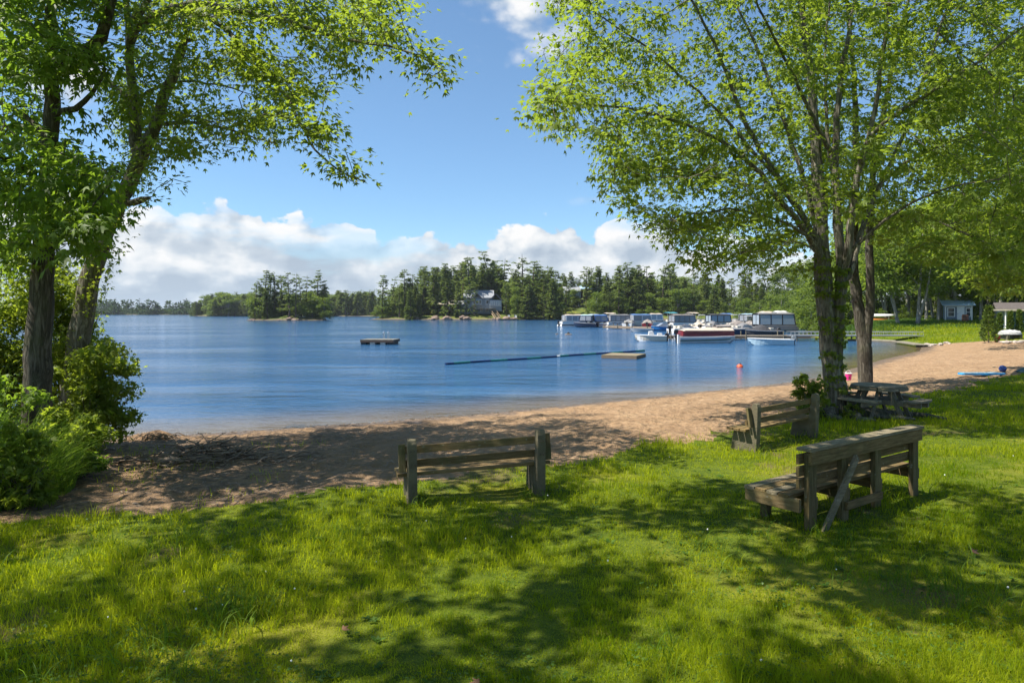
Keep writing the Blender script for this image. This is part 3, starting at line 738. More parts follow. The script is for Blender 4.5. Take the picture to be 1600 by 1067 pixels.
def bush(name, label, c, rad, n, size, lm='bush_leaf', T=MAPLE_T, Fc=MAPLE_F, stems=14, cat='shrub', group=None, shell=.3):
    """many stemmed shrub: a few clumps of leaves round thin stems"""
    z = H(c[0], c[1]) if len(c) == 2 else c[2]; base = np.array([c[0], c[1], z]); rx, ry, rz = rad
    t = thing(name, label, cat, base, 0, group)
    mb = MB(); tips = []
    for k in range(stems):
        a = rng.uniform(0, 6.28); q = rng.random() ** .5
        tip = np.array([rx * q * math.cos(a), ry * q * math.sin(a), rz * rng.uniform(.6, 1.0) * (1.9 - q * .7)])
        mid = tip * np.array([.4, .4, .55]); mb.tube([(tip[0] * .1, tip[1] * .1, -.05), mid, tip], [.018, .012, .005], 4, False); tips.append(tip)
    mb.build('stem', 'dark_bark', t)
    nb = max(10, int(stems * 2.2)); d = ell_attr((0, 0, rz * .98), (rx, ry, rz), nb, .5)
    d[:, 2] = np.maximum(d[:, 2], .15)
    i = rng.integers(0, nb, n); rr = .34 * min(rx, rz) * rng.uniform(.6, 1.25, nb)
    off = rand_dirs(n) * (rng.random(n) ** .45)[:, None]; P = d[i] + off * rr[i][:, None] * np.array([1.1, 1.1, .8])
    P = P[P[:, 2] > .03]; off = off[:len(P)]; n = len(P)
    v, f, rd = leaves(P, rand_dirs(n) * .8 + np.array([0, 0, -.35]), rand_dirs(n) * .7 + np.array([0, 0, .9]), size * rng.uniform(.6, 1.3, n), T, Fc)
    np_obj('foliage', v, f, lm, t, rnd=rd); return t

def blades(P, Hh, W, lean, az, name, m, kind='stuff', parent=None, label=None, segs=2, off=None):
    """grass blades at P: heights Hh, widths W, lean 0..1 towards azimuth az"""
    n = len(P); face = rng.uniform(0, 6.28, n); wv = np.stack([np.cos(face), np.sin(face), np.zeros(n)], 1) * W[:, None] / 2
    dv = np.stack([np.cos(az), np.sin(az), np.zeros(n)], 1)
    rows = []
    ts = [0, .5, 1.0] if segs == 2 else [0, .3, .58, .82, 1.0]
    for t in ts:
        c = P + np.stack([np.zeros(n), np.zeros(n), Hh * (t - lean * .55 * t ** 2.6)], 1) + dv * (Hh * lean * t ** 2)[:, None]
        if t < 1: rows += [c - wv * (1 - t * .45), c + wv * (1 - t * .45)]
        else: rows.append(c)
    k = len(rows); v = np.stack(rows, 1).reshape(-1, 3); b = (np.arange(n) * k)[:, None]
    quads = np.concatenate([b + np.array([[2 * j, 2 * j + 1, 2 * j + 3, 2 * j + 2]]) for j in range(len(ts) - 2)])
    tris = b + np.array([[k - 3, k - 2, k - 1]])
    x, y = P[:, 0], P[:, 1]
    rd = np.clip(.48 + fbm(x * .6, y * .6, 41, 3) * .8 + fbm(x * 3.1, y * 3.1, 43, 3) * .5 + rng.normal(size=n) * .16, 0, 1)
    o = np_obj(name, v, [quads, tris], m, parent, rnd=np.repeat(rd, k))
    if kind: tag(o, kind=kind)
    return o

def build_grass():
    N = 430000
    # spread by distance so that near and far turf are equally dense in view
    Y = 3.6 * (34 / 3.6) ** (rng.random(N) ** 1.0); s = rng.uniform(-.86, .86, N); X = s * Y
    P2 = np.stack([X, Y], 1)
    ld = lawn_d(P2) + fbm(X * .8, Y * .8, 21, 4) * .85
    bald = bare_map(P2)
    keep = (ld + rng.normal(size=N) * .10 > .0) & (Y < 47) & ((bald < .40) | (rng.random(N) < .5))
    P2 = P2[keep]; X, Y = P2.T; n = len(P2)
    z = height(P2); tall = np.clip(.8 + fbm(X * .7, Y * .7, 13, 3) * 1.3 + fbm(X * 4.5, Y * 4.5, 15, 3) * 1.1, .3, 2.1)
    shag = 1 + .5 * np.clip((-X - 1.0) / 4, 0, 1)
    Hh = rng.gamma(6, .0118, n) * tall * shag * np.clip(Y / 9, 1, 1.5)
    W = np.maximum(.0042, .00075 * Y) * rng.uniform(.7, 1.4, n)
    blades(np.column_stack([X, Y, z - .006]), Hh, W, rng.uniform(.15, .95, n), rng.uniform(0, 6.28, n), 'grass', 'grass_blade')
    k = 42000; X = rng.uniform(34, 66, k); Yf = rng.uniform(55, 92, k); P2 = np.column_stack([X, Yf]); P2 = P2[(lawn_d(P2) > .1) & (shore_d(P2) > .4)]; k = len(P2)
    blades(np.column_stack([P2, height(P2) - .02]), rng.gamma(5, .03, k) * (1 + 1.2 * (fbm(P2[:, 0] * .3, P2[:, 1] * .3, 19, 3) > .12)), rng.uniform(.03, .06, k), rng.uniform(.2, 1, k), rng.uniform(0, 6.28, k), 'grass', 'grass_blade')
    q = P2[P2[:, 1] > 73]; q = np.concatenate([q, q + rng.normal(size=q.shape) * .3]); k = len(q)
    blades(np.column_stack([q, height(q) - .02]), rng.uniform(.25, .6, k) * np.clip((q[:, 1] - 71) / 8, .3, 1), rng.uniform(.04, .08, k), rng.uniform(.2, 1, k), rng.uniform(0, 6.28, k), 'shade_toned_grass', 'weed_leaf')  # longer, darker blades: tree shade on the back of the far lawn, as colour
    # longer tufts the mower missed
    pts = []
    for px, py, k, sp in [(290, 838, 60, .22), (255, 860, 30, .2), (520, 842, 60, .28), (545, 828, 36, .12), (372, 950, 90, .18), (330, 985, 50, .2), (212, 1010, 60, .18), (400, 930, 36, .2), (275, 1045, 30, .1),
                          (700, 820, 60, .3), (1310, 838, 34, .14), (1335, 860, 50, .35), (1400, 905, 90, .3), (1450, 925, 60, .25), (1500, 935, 40, .2), (1120, 880, 40, .3), (1040, 1030, 30, .15), (60, 1050, 60, .3), (1170, 850, 40, .4), (150, 850, 70, .4), (646, 781, 26, .09), (846, 766, 26, .09), (826, 764, 20, .08), (1262, 816, 30, .09), (1322, 801, 26, .09), (1380, 786, 26, .09), (1427, 767, 26, .09), (1192, 805, 24, .08), (1181, 695, 24, .12), (1273, 678, 24, .12), (1310, 650, 40, .4), (1330, 655, 40, .3)]:
        g = gp(px, py, .7); pts.append(np.column_stack([g.x + rng.normal(size=k) * sp, g.y + rng.normal(size=k) * sp, rng.uniform(.12, .30, k)]))
    p = np.concatenate(pts); n = len(p); z = height(p[:, :2])
    blades(np.column_stack([p[:, 0], p[:, 1], z - .01]), p[:, 2], rng.uniform(.006, .011, n), rng.uniform(.3, 1.1, n), rng.uniform(0, 6.28, n), 'tall_grass', 'tall_blade', segs=4)
    # rank grass clump at the left edge
    n = 6500; a = rng.uniform(0, 6.28, n); q = rng.random(n) ** .5
    c = np.array([-7.25, 8.9]); X = c[0] + 1.25 * q * np.cos(a); Yy = c[1] + 1.45 * q * np.sin(a)
    z = height(np.column_stack([X, Yy])); hh = rng.uniform(.4, 1.0, n) * rng.choice([1, 1, 1, 1.5], n) * (1.15 - .45 * q ** 2) * (1 + fbm(X * 1.5, Yy * 1.5, 61, 3) * .5)
    o = blades(np.column_stack([X, Yy, z - .02]), hh, rng.uniform(.008, .016, n), rng.uniform(.2, .95, n), a + rng.normal(size=n) * .9, 'tall_grass', 'tall_blade', segs=4)
    # sparse sprigs on the sand by the shrubs
    n = 1500; X = rng.uniform(-7.5, -3.4, n); Yy = rng.uniform(8.0, 13.5, n); kk = fbm(X * .9, Yy * .9, 55, 3) > .12; X, Yy = X[kk], Yy[kk]; n = len(X)
    blades(np.column_stack([X, Yy, height(np.column_stack([X, Yy])) - .01]), rng.uniform(.05, .2, n), rng.uniform(.006, .01, n), rng.uniform(.2, 1, n), rng.uniform(0, 6.28, n), 'weeds', 'grass_blade')
    # flat weeds and clover patches in the turf
    k = 420; Y = 4 * (16 / 4) ** rng.random(k); X = rng.uniform(-.75, .8, k) * Y; P2 = np.column_stack([X, Y]); P2 = P2[(lawn_d(P2) > .3) & (fbm(X * .8, Y * .8, 91, 3) > -.05)]; k = len(P2)
    j = np.repeat(np.arange(k), rng.integers(5, 10, k)); m_ = len(j); a = rng.uniform(0, 6.28, m_); P = np.column_stack([P2[j], height(P2)[j] + .012]); P[:, :2] += rng.normal(size=(m_, 2)) * .012
    v1, f1, r1 = leaves(P, np.stack([np.cos(a), np.sin(a), rng.uniform(.2, .8, m_)], 1), np.stack([-np.cos(a) * .4, -np.sin(a) * .4, np.ones(m_)], 1), rng.uniform(.025, .06, m_), OVAL_T, OVAL_F)
    k = 16000; Y = 4 * (15 / 4) ** rng.random(k); X = rng.uniform(-.75, .8, k) * Y; P2 = np.column_stack([X, Y]); P2 = P2[(lawn_d(P2) > .2) & (fbm(X * 1.2, Y * 1.2, 95, 3) > .1)]; k = len(P2)
    P = np.column_stack([P2, height(P2) + rng.uniform(.03, .075, k)])
    v2, f2, r2 = leaves(P, rand_dirs(k) * np.array([1, 1, .3]), rand_dirs(k) * .4 + np.array([0, 0, 1]), rng.uniform(.018, .036, k), MAPLE_T, MAPLE_F)
    tag(np_obj('clover_and_weeds', np.concatenate([v1, v2]), np.concatenate([f1, f2 + len(v1)]), 'weed_leaf', rnd=np.concatenate([r1, r2])), kind='stuff')
    # clover heads
    n = 32; Y = 4 * (13 / 4) ** rng.random(n); X = rng.uniform(-.7, .8, n) * Y; P2 = np.column_stack([X, Y]); ok = lawn_d(P2) > .4; P2 = P2[ok]
    mb = MB()
    for x, y in P2:
        z = H(x, y) + rng.uniform(.05, .09); r_ = rng.uniform(.006, .009)
        mb.lathe([(r_ * .3, -r_), (r_, -r_ * .2), (r_ * .8, r_ * .6), (r_ * .2, r_)], (x, y, z), 6)
    tag(mb.build('clover_flowers', 'clover_white'), kind='stuff')
    for px, py, s, a, lb in [(1520, 862, .09, .4, 'curled brown fallen leaf on the lawn beyond the long bench'), (747, 1060, .075, 2.2, 'dry tan fallen leaf lying at the very front of the lawn'), (535, 975, .07, 1.0, 'small brown fallen leaf in the shaded turf by a grass tuft')]:
        g = gp(px, py, .76); z = H(g.x, g.y) + .055
        v, f, rd = leaves(np.array([[0, 0, 0.]]), np.array([[math.cos(a), math.sin(a), .25]]), np.array([[.2, -.5, 1.]]), np.array([s]))
        o = np_obj('fallen_leaf', v, f, 'dead_leaf', None, rnd=rd); o.location = (g.x, g.y, z); tag(o, lb, 'leaf', 'fallen leaves on the lawn')

def build_shrubs():
    bush('shrub', 'rounded yellow-green shrub overhanging the water beside the leaning maple', tuple(at(138, 640, 12.6)[:2]), (.74, .72, 1.08), 8200, .10, stems=24)
    bush('shrub', 'taller thin shrub growing up behind the leaning maple stem', tuple(at(104, 640, 13.9)[:2]), (.95, .7, 1.95), 8000, .10, stems=24)
    bush('shrub', 'pale shrub at the left edge behind the dark upright trunk', tuple(at(0, 640, 13.2)[:2]), (1.25, .9, 2.0), 9500, .11, stems=26)
    bush('shrub', 'low dark bush at the foot of the dark upright trunk', tuple(at(95, 700, 10.6)[:2]), (.62, .55, .50), 3400, .10, 'bush_leaf', stems=14)
    bush('shrub', 'leafy bush at the left picture edge above the rank grass', tuple(at(-30, 700, 10.2)[:2]), (.9, .6, .8), 4200, .10, 'shade_leaf', stems=14)
    bush('shrub', 'broad-leaved weedy bush among the rank grass at the left edge', tuple(at(30, 790, 8.4)[:2]), (.45, .4, .55), 1500, .10, stems=12)
    bush('shrub', 'small weedy bush below the rounded shrub at the edge of the sand', tuple(at(128, 735, 10.2)[:2]), (.38, .4, .30), 1300, .08, 'shade_leaf', stems=10)
    bush('maple_sucker', 'leafy young maple shoots at the foot of the large maple', tuple(at(1268, 632, 15.6)[:2]), (.36, .36, .52), 1500, .105, stems=10)
    bush('maple_sucker', 'small sprig of leaves beside the picnic table and the maple roots', tuple(at(1335, 640, 15.4)[:2]), (.22, .2, .24), 140, .10, stems=5)
# ------------------------------------------------------------------ land across the water
def hill_material():
    m, t, out = mat('hill_ground')
    g = t.new('ShaderNodeNewGeometry'); P = g.outputs['Position']; s = t.new('ShaderNodeSeparateXYZ', {0: P})
    n = t.noise(P, .22, 6, .65); n2 = t.noise(P, .9, 5, .65)
    rock = t.ramp(n2, [(.3, (.08, .065, .052)), (.5, (.20, .15, .115)), (.7, (.32, .255, .20))])
    scrub = t.ramp(n, [(.3, (.035, .055, .015)), (.5, (.085, .115, .02)), (.7, (.19, .18, .035))])
    f = t.sstep(t.m('ADD', t.m('MULTIPLY', s.outputs[2], .55), t.m('MULTIPLY', t.m('SUBTRACT', n2, .5), 1.6)), .05, .45)
    c = t.mix(f, rock, scrub)
    c = t.mix(t.sstep(s.outputs[2], .35, .05), c, (.04, .035, .03))
    p = t.new('ShaderNodeBsdfPrincipled', {'Base Color': c, 'Roughness': .95, 'Specular IOR Level': .2})
    b = t.new('ShaderNodeBump', {'Height': n2, 'Strength': .8, 'Distance': .8}); t.l.new(b.outputs[0], p.inputs['Normal'])
    t.l.new(p.outputs[0], out.inputs[0])
hill_material()
HILLS = []
def hill_z(x, y):
    z = 0
    for poly, top, slope, sd_ in HILLS:
        z = max(z, float(hill_h(np.array([[x, y]], float), poly, top, slope, sd_)[0]))
    return z
def hill_h(P, poly, top, slope, sd_):
    d = dist_line(P, poly + [poly[0]]); d = np.where(inside(P, poly), d, -d)
    d = d + fbm(P[:, 0] * .12, P[:, 1] * .12, sd_, 4) * 3.0
    h = top * (1 - np.exp(-np.maximum(d, 0) * slope / top)) + np.minimum(d, 0) * .4
    return h + np.where(d > 0, fbm(P[:, 0] * .25, P[:, 1] * .25, sd_ + 5, 4) * .9 * np.clip(d / 5, .2, 1), 0)
def hill(name, poly, top, slope, sd_, step):
    HILLS.append((poly, top, slope, sd_)); a = np.array(poly); lo, hi = a.min(0) - 6, a.max(0) + 6
    xs, ys = np.arange(lo[0], hi[0], step), np.arange(lo[1], hi[1], step); X, Y = np.meshgrid(xs, ys); P = np.stack([X.ravel(), Y.ravel()], 1)
    h = hill_h(P, poly, top, slope, sd_); nx, ny = len(xs), len(ys)
    i, j = np.meshgrid(np.arange(ny - 1), np.arange(nx - 1), indexing='ij'); q = np.stack([i * nx + j, i * nx + j + 1, (i + 1) * nx + j + 1, (i + 1) * nx + j], -1).reshape(-1, 4)
    keep = h[q].max(1) > -.8
    v, f, _ = submesh(np.column_stack([P, h]), q, keep)
    tag(np_obj(name, v, f, 'hill_ground', smooth=True), kind='structure')
def wpx(px, Y): return ((px - 800) / F * Y, Y)

# far tree models: foliage and trunk meshes, shared by every copy
def conifer(seed, style):
    r_ = np.random.default_rng(seed); Ht = 18.0; P, U, S = [], [], []
    z = Ht * (.16 if style == 'pine' else .05); lean = r_.normal(size=2) * .25
    while z < Ht * .985:
        k = z / Ht
        if style == 'pine': prof = 3.3 * (1.05 - k) ** .62 * r_.uniform(.45, 1.15) * (1 if k > .4 else .75); nb = r_.integers(3, 6); dz = r_.uniform(.55, 1.25)
        elif style == 'ragged': prof = 2.6 * (1.08 - k) ** .4 * r_.uniform(.25, 1.2); nb = r_.integers(2, 5); dz = r_.uniform(.7, 1.7)
        else: prof = 3.0 * (1.02 - k) ** .85 * r_.uniform(.8, 1.1); nb = r_.integers(5, 8); dz = r_.uniform(.45, .7)
        for b in range(nb):
            a = r_.uniform(0, 6.28); Lb = max(.35, prof * r_.uniform(.6, 1.15)); up = {'pine': .22, 'ragged': .2}.get(style, -.22)
            m = int(6 + Lb * 6)
            for j in range(m):
                q = .25 + .75 * (j + r_.random()) / m
                c = np.array([math.cos(a) * Lb * q, math.sin(a) * Lb * q, z + Lb * up * q + (.12 * q * q * Lb if style != 'fir' else 0)])
                c[:2] += lean * k * k * 3
                P.append(c + r_.normal(size=3) * np.array([.20, .20, .13])); U.append([math.cos(a) + r_.normal() * .5, math.sin(a) + r_.normal() * .5, r_.normal() * .3]); S.append(r_.uniform(.55, 1.15) * (.85 if k < .9 else .6))
        z += dz
    P, U, S = np.array(P), np.array(U), np.array(S)
    n = len(P); N = r_.normal(size=(n, 3)) * .55 + np.array([0, 0, 1.0])
    v, f, rd = leaves(P, U, N, S, OVAL_T, OVAL_F)
    mb = MB(); mb.tube([(0, 0, -.6), (lean[0] * .3, lean[1] * .3, Ht * .35), (lean[0] * 1.5, lean[1] * 1.5, Ht * .7), (lean[0] * 3, lean[1] * 3, Ht * .99)], [.26, .2, .12, .03], 6)
    t = mb.build('trunk', 'pine_bark'); tm = t.data; bpy.data.objects.remove(t)
    return np_mesh('crown', v, f, 'pine_needle', rd), tm
def hardwood(seed, n=3400, size=.5, low=.16):
    r_ = np.random.default_rng(seed); Ht = 13.0; nb = 26; z0 = Ht * low
    cz = r_.uniform(z0 + .6, Ht * .92, nb); k = (cz - z0) / (Ht - z0); R_ = 3.9 * np.sqrt(np.clip(1 - (2 * k - .75) ** 2 * .75, .08, 1)); a = r_.uniform(0, 6.28, nb); q = r_.random(nb) ** .5 * .85
    C = np.stack([np.cos(a) * R_ * q, np.sin(a) * R_ * q, cz], 1); rr = r_.uniform(.75, 1.7, nb)
    i = r_.integers(0, nb, n); d = unit(r_.normal(size=(n, 3))); off = d * (r_.random(n) ** .35)[:, None]
    P = C[i] + off * rr[i][:, None] * np.array([1.15, 1.15, .75])
    v, f, rd = leaves(P, d + r_.normal(size=(n, 3)) * .6, d * .5 + r_.normal(size=(n, 3)) * .6 + np.array([0, 0, .9]), size * r_.uniform(.6, 1.4, n), OVAL_T, OVAL_F)
    mb = MB(); mb.tube([(0, 0, -.6), (.1, .05, Ht * .3), (.0, .2, Ht * .6), (.1, .1, Ht * .85)], [.2, .16, .1, .03], 6)
    for b in range(6):
        c = C[r_.integers(0, nb)]; h0 = Ht * r_.uniform(.16, .42); mb.tube([(.05, .05, h0), tuple((c * .55 + np.array([0, 0, h0]) * .45)), tuple(c)], [.11, .07, .02], 5, False)
    t = mb.build('trunk', 'grey_bark'); tm = t.data; bpy.data.objects.remove(t)
    return np_mesh('crown', v, f, 'broad_leaf', rd), tm
LIB = {}
def far_tree(kind, x, y, z, Ht, label, group, wide=1.0):
    cm, tm = LIB[kind][rng.integers(0, len(LIB[kind]))]
    base = 18.0 if kind != 'hard' and kind != 'low' else 13.0
    nm = {'pine': 'pine_tree', 'ragged': 'pine_tree', 'fir': 'fir_tree', 'hard': 'broadleaf_tree', 'low': 'broadleaf_tree'}[kind]
    t = thing(nm, label, 'tree', (x, y, z), rng.uniform(0, 6.28), group)
    s = Ht / base; t.scale = (s * wide * rng.uniform(.9, 1.1), s * wide * rng.uniform(.9, 1.1), s)
    link(bpy.data.objects.new('crown', cm), t); link(bpy.data.objects.new('trunk', tm), t); return t
def build_far():
    LIB['pine'] = [conifer(s, 'pine') for s in range(5)]; LIB['ragged'] = [conifer(20 + s, 'ragged') for s in range(3)]; LIB['fir'] = [conifer(40 + s, 'fir') for s in range(4)]
    LIB['hard'] = [hardwood(60 + s) for s in range(4)]; LIB['low'] = [hardwood(70 + s, 3000, .5, .02) for s in range(3)]
    # headland with the cottages
    hl = [wpx(572, 252), wpx(640, 245), wpx(740, 243), wpx(840, 244), wpx(900, 241), wpx(980, 236), wpx(1060, 234), wpx(1130, 232), wpx(1190, 228), (140, 235), (190, 420), (60, 420), (-20, 330), wpx(600, 285)]
    hill('headland_hill', hl, 6.5, .20, 3, 2.0)
    hill('island_ground', [wpx(383, 231), wpx(420, 226), wpx(470, 226), wpx(517, 231), wpx(500, 243), wpx(440, 248), wpx(395, 243)], 1.6, .3, 8, .8)
    hill('far_shore_ground', [wpx(297, 462), wpx(305, 453), wpx(400, 440), wpx(520, 436), wpx(600, 430), (-60, 520), (-190, 500)], 1.3, .2, 12, 5)
    hill('far_hill', [(-2600, 900), (-900, 640), wpx(150, 636), wpx(320, 640), wpx(420, 660), (-100, 1000), (-1600, 1900)], 1.2, .05, 15, 14)
    prof_x = [560, 590, 630, 660, 700, 735, 770, 800, 840, 870, 900, 935, 990, 1040, 1065, 1100, 1150, 1200, 1260, 1400]
    prof_y = [448, 434, 428, 415, 406, 403, 406, 410, 405, 412, 417, 418, 411, 411, 410, 418, 426, 428, 428, 428]
    tall = [(597, 427, 255, 'pine'), (612, 431, 255, 'ragged'), (632, 420, 254, 'pine'), (660, 437, 258, 'ragged'), (677, 417, 254, 'fir'), (700, 409, 252, 'fir'), (722, 418, 262, 'ragged'), (734, 399, 259, 'pine'), (771, 390, 268, 'pine'),
            (786, 402, 274, 'ragged'), (817, 396, 258, 'ragged'), (832, 406, 262, 'pine'), (857, 413, 262, 'ragged'), (916, 416, 262, 'pine'), (930, 414, 266, 'fir'), (966, 413, 255, 'fir'), (981, 409, 252, 'pine'), (998, 413, 256, 'fir'), (1013, 414, 254, 'pine'),
            (1035, 409, 250, 'ragged'), (1048, 405, 249, 'ragged'), (1080, 424, 262, 'pine'), (1166, 418, 262, 'pine'), (1202, 420, 262, 'pine'), (645, 427, 256, 'pine'), (754, 408, 262, 'fir')]
    special = {597: 'leftmost tall pine at the tip of the headland', 632: 'tall pine just right of the headland tip, beside a thin ragged one', 734: 'tall flat-plumed pine left of the grey-blue cottage', 771: 'tallest pine of the headland, behind the grey-blue cottage', 817: 'narrow broken-topped pine right of the grey-blue cottage',
               916: 'tall pine directly in front of the high dark house', 1048: 'tall bare-stemmed pine above the boathouse roof'}
    for px, py, Y, k in tall:
        x, y = wpx(px, Y); z = hill_z(x, y); far_tree(k, x, y, z - .2, CZ - (py - HZ) / F * Y - z, special.get(px, 'tall pine standing above the other trees on the headland'), 'tall pines on the headland', 1.5 if k == 'pine' else 1.3)
    for px, py, Y, k in [(716, 437, 249, 'fir'), (728, 443, 248.5, 'pine'), (741, 448, 248, 'ragged'), (791, 440, 249, 'pine'), (804, 447, 248, 'hard')]:
        x, y = wpx(px, Y); z = hill_z(x, y); far_tree(k, x, y, z - .2, CZ - (py - HZ) / F * Y - z, 'slender tree standing in front of the grey-blue cottage', 'trees in front of the cottage', 1.0)
    clear = [(668, 702, 0, 259), (702, 802, 0, 264), (886, 932, 0, 272), (1037, 1083, 0, 243)]
    for row, (ya, yb, stepx, dy) in enumerate([(244, 249, 15, 24), (252, 259, 12, 14), (262, 270, 12, 6), (274, 284, 12, 2), (286, 298, 13, -3)]):
        for px in np.arange(592 if row < 2 else 612, 1265, stepx):
            px = px + rng.uniform(-5, 5); Y = rng.uniform(ya, yb); x, y = wpx(px, Y)
            if px > 1130: Y = Y - (px - 1130) * .12; x, y = wpx(px, Y)
            if not inside(np.array([[x, y]]), hl)[0] or any(a < px < b and c < Y < d for a, b, c, d in clear): continue
            z = hill_z(x, y); top = np.interp(px, prof_x, prof_y) + rng.uniform(0, 16) + dy * rng.uniform(.5, 1.3); right = px > 1040; k = rng.choice(['fir', 'pine', 'hard', 'low'], p=[.28, .18, .32, .22] if right else [.46, .30, .14, .10])
            top = top + (15 + rng.uniform(0, 8) if k in ('hard', 'low') else rng.uniform(-2, 10)); Ht = max(4.0, CZ - (top - HZ) / F * Y - z)
            wh = 'at the headland tip, left of the grey-blue cottage' if px < 722 else 'between the grey-blue cottage and the high dark house' if px < 905 else 'behind the moored boats on the headland'
            far_tree(k, x, y, z - .2, Ht, {'hard': 'leafy broadleaf tree', 'low': 'low-branched leafy tree', 'fir': 'dark fir', 'pine': 'bushy pine'}[k] + ' in the wood ' + wh, 'trees of the headland wood', 1.6 if k in ('hard', 'low') else 1.45)
    for i in range(46):      # low growth near the headland's waterline
        px = rng.uniform(600, 1180); Y = rng.uniform(240, 250); x, y = wpx(px, Y); z = hill_z(x, y)
        if z < .4 or any(a < px < b and c < Y < d for a, b, c, d in [(728, 800, 0, 256), (676, 712, 0, 250)]) and rng.random() < .8: continue
        far_tree('low', x, y, z - .1, rng.uniform(1.6, 4.6), 'low green bush by the waterline of the headland', 'bushes along the headland shore', 1.3)
    # little island
    for px, py, k in [(398, 434, 'ragged'), (413, 419, 'pine'), (421, 424, 'pine'), (431, 425, 'ragged'), (441, 428, 'pine'), (452, 424, 'pine'), (462, 424, 'ragged'), (471, 432, 'ragged'), (479, 428, 'ragged'), (496, 421, 'pine'), (504, 442, 'fir'),
                      (408, 448, 'hard'), (418, 452, 'fir'), (428, 450, 'fir'), (440, 455, 'fir'), (454, 456, 'low'), (466, 462, 'hard'), (478, 455, 'hard'), (488, 452, 'low'), (497, 456, 'fir'), (507, 462, 'low'), (396, 462, 'fir'), (447, 464, 'low'), (484, 466, 'low'), (404, 470, 'low')]:
        Y = rng.uniform(230, 241); x, y = wpx(px, Y); z = max(hill_z(x, y), .5)
        far_tree(k, x, y, z - .2, CZ - (py - HZ) / F * Y - z, {'pine': 'tall pine on the small island', 'ragged': 'thin ragged pine on the small island'}.get(k, 'shorter bushy tree among the pines of the small island'), 'trees on the small island', 1.45 if k != 'ragged' else 1.25)
    # wooded point behind the island
    for i in range(125):
        px = rng.uniform(298, 600); Y = rng.uniform(438, 475) if px > 330 else rng.uniform(452, 475); x, y = wpx(px, Y); z = hill_z(x, y)
        top = np.interp(px, [300, 330, 350, 400, 520, 560, 600], [470, 460, 457, 458, 456, 453, 456]) + rng.uniform(-3, 13)
        k = rng.choice(['fir', 'pine', 'ragged', 'hard'], p=[.5, .3, .12, .08])
        far_tree(k, x, y, z - .3, max(5, CZ - (top - HZ) / F * Y - z), {'fir': 'distant dark fir', 'pine': 'distant bushy pine', 'ragged': 'distant thin ragged pine', 'hard': 'distant rounded broadleaf tree'}[k] + ' on the wooded point behind the small island', 'trees on the wooded point', 1.8)
    # the farthest shore reads as one mass of trees
    V, Fq, Rd = [], [], []; nv = 0
    for i in range(400):
        px = rng.uniform(-500, 430); Y = rng.uniform(637, 700) + max(0, -px) * .15; x, y = wpx(px, Y); top = 471 + rng.uniform(-3, 9)
        Ht = max(6, CZ - (top - HZ) / F * Y); m = 80
        zz = rng.random(m) ** 1.2; rad = (1.05 - zz) * Ht * .27
        P = np.stack([x + rng.normal(size=m) * rad, y + rng.normal(size=m) * rad, .5 + zz * Ht], 1)
        lo = 70; P = np.concatenate([P, np.stack([x + rng.normal(size=lo) * 4.5, y - 2 + rng.normal(size=lo) * 3, rng.uniform(.2, 5.5, lo)], 1)]); m += lo
        v, f, rd = leaves(P, rand_dirs(m) * np.array([1, 1, .4]), rand_dirs(m) * .6 + np.array([0, -.2, .9]), rng.uniform(1.6, 3.2, m), OVAL_T, OVAL_F)
        V.append(v); Fq.append(f + nv); Rd.append(rd); nv += len(v)
    tag(np_obj('far_woods', np.concatenate(V), np.concatenate(Fq), 'far_needle', rnd=np.concatenate(Rd)), kind='stuff')
    # bushes and trees on the marina's bank
    for px, Y, Ht, k in [(1188, 205, 7, 'low'), (1204, 196, 7.5, 'low'), (1222, 186, 7.5, 'low'), (1165, 212, 7.5, 'low'), (1236, 170, 7.5, 'low'), (1252, 150, 8, 'low'), (1212, 176, 4.5, 'low'), (1232, 150, 4, 'low'),
                         (1262, 116, 7.5, 'low'), (1278, 112, 8.5, 'low'), (1296, 103, 8, 'low'), (1268, 93, 4.6, 'low'), (1290, 92, 5.5, 'low'), (1312, 96, 7, 'hard'), (1283, 86.5, 2.8, 'low'), (1300, 87, 3.4, 'low'), (1330, 94, 6.5, 'low'), (1345, 100, 9, 'hard'),
                         (1225, 215, 13, 'hard'), (1250, 210, 14, 'hard'), (1275, 190, 14, 'hard'), (1300, 160, 13, 'hard'), (1325, 140, 13, 'hard'), (1190, 225, 12, 'fir')]:
        x, y = wpx(px, Y); z = max(H(x, y), .15)
        far_tree(k, x, y, z - .2, Ht, 'bright green bushy growth on the bank behind the marina' if k == 'low' else 'leafy tree behind the bushes on the marina bank', 'growth on the marina bank', 1.45 if k == 'low' else 1.2)

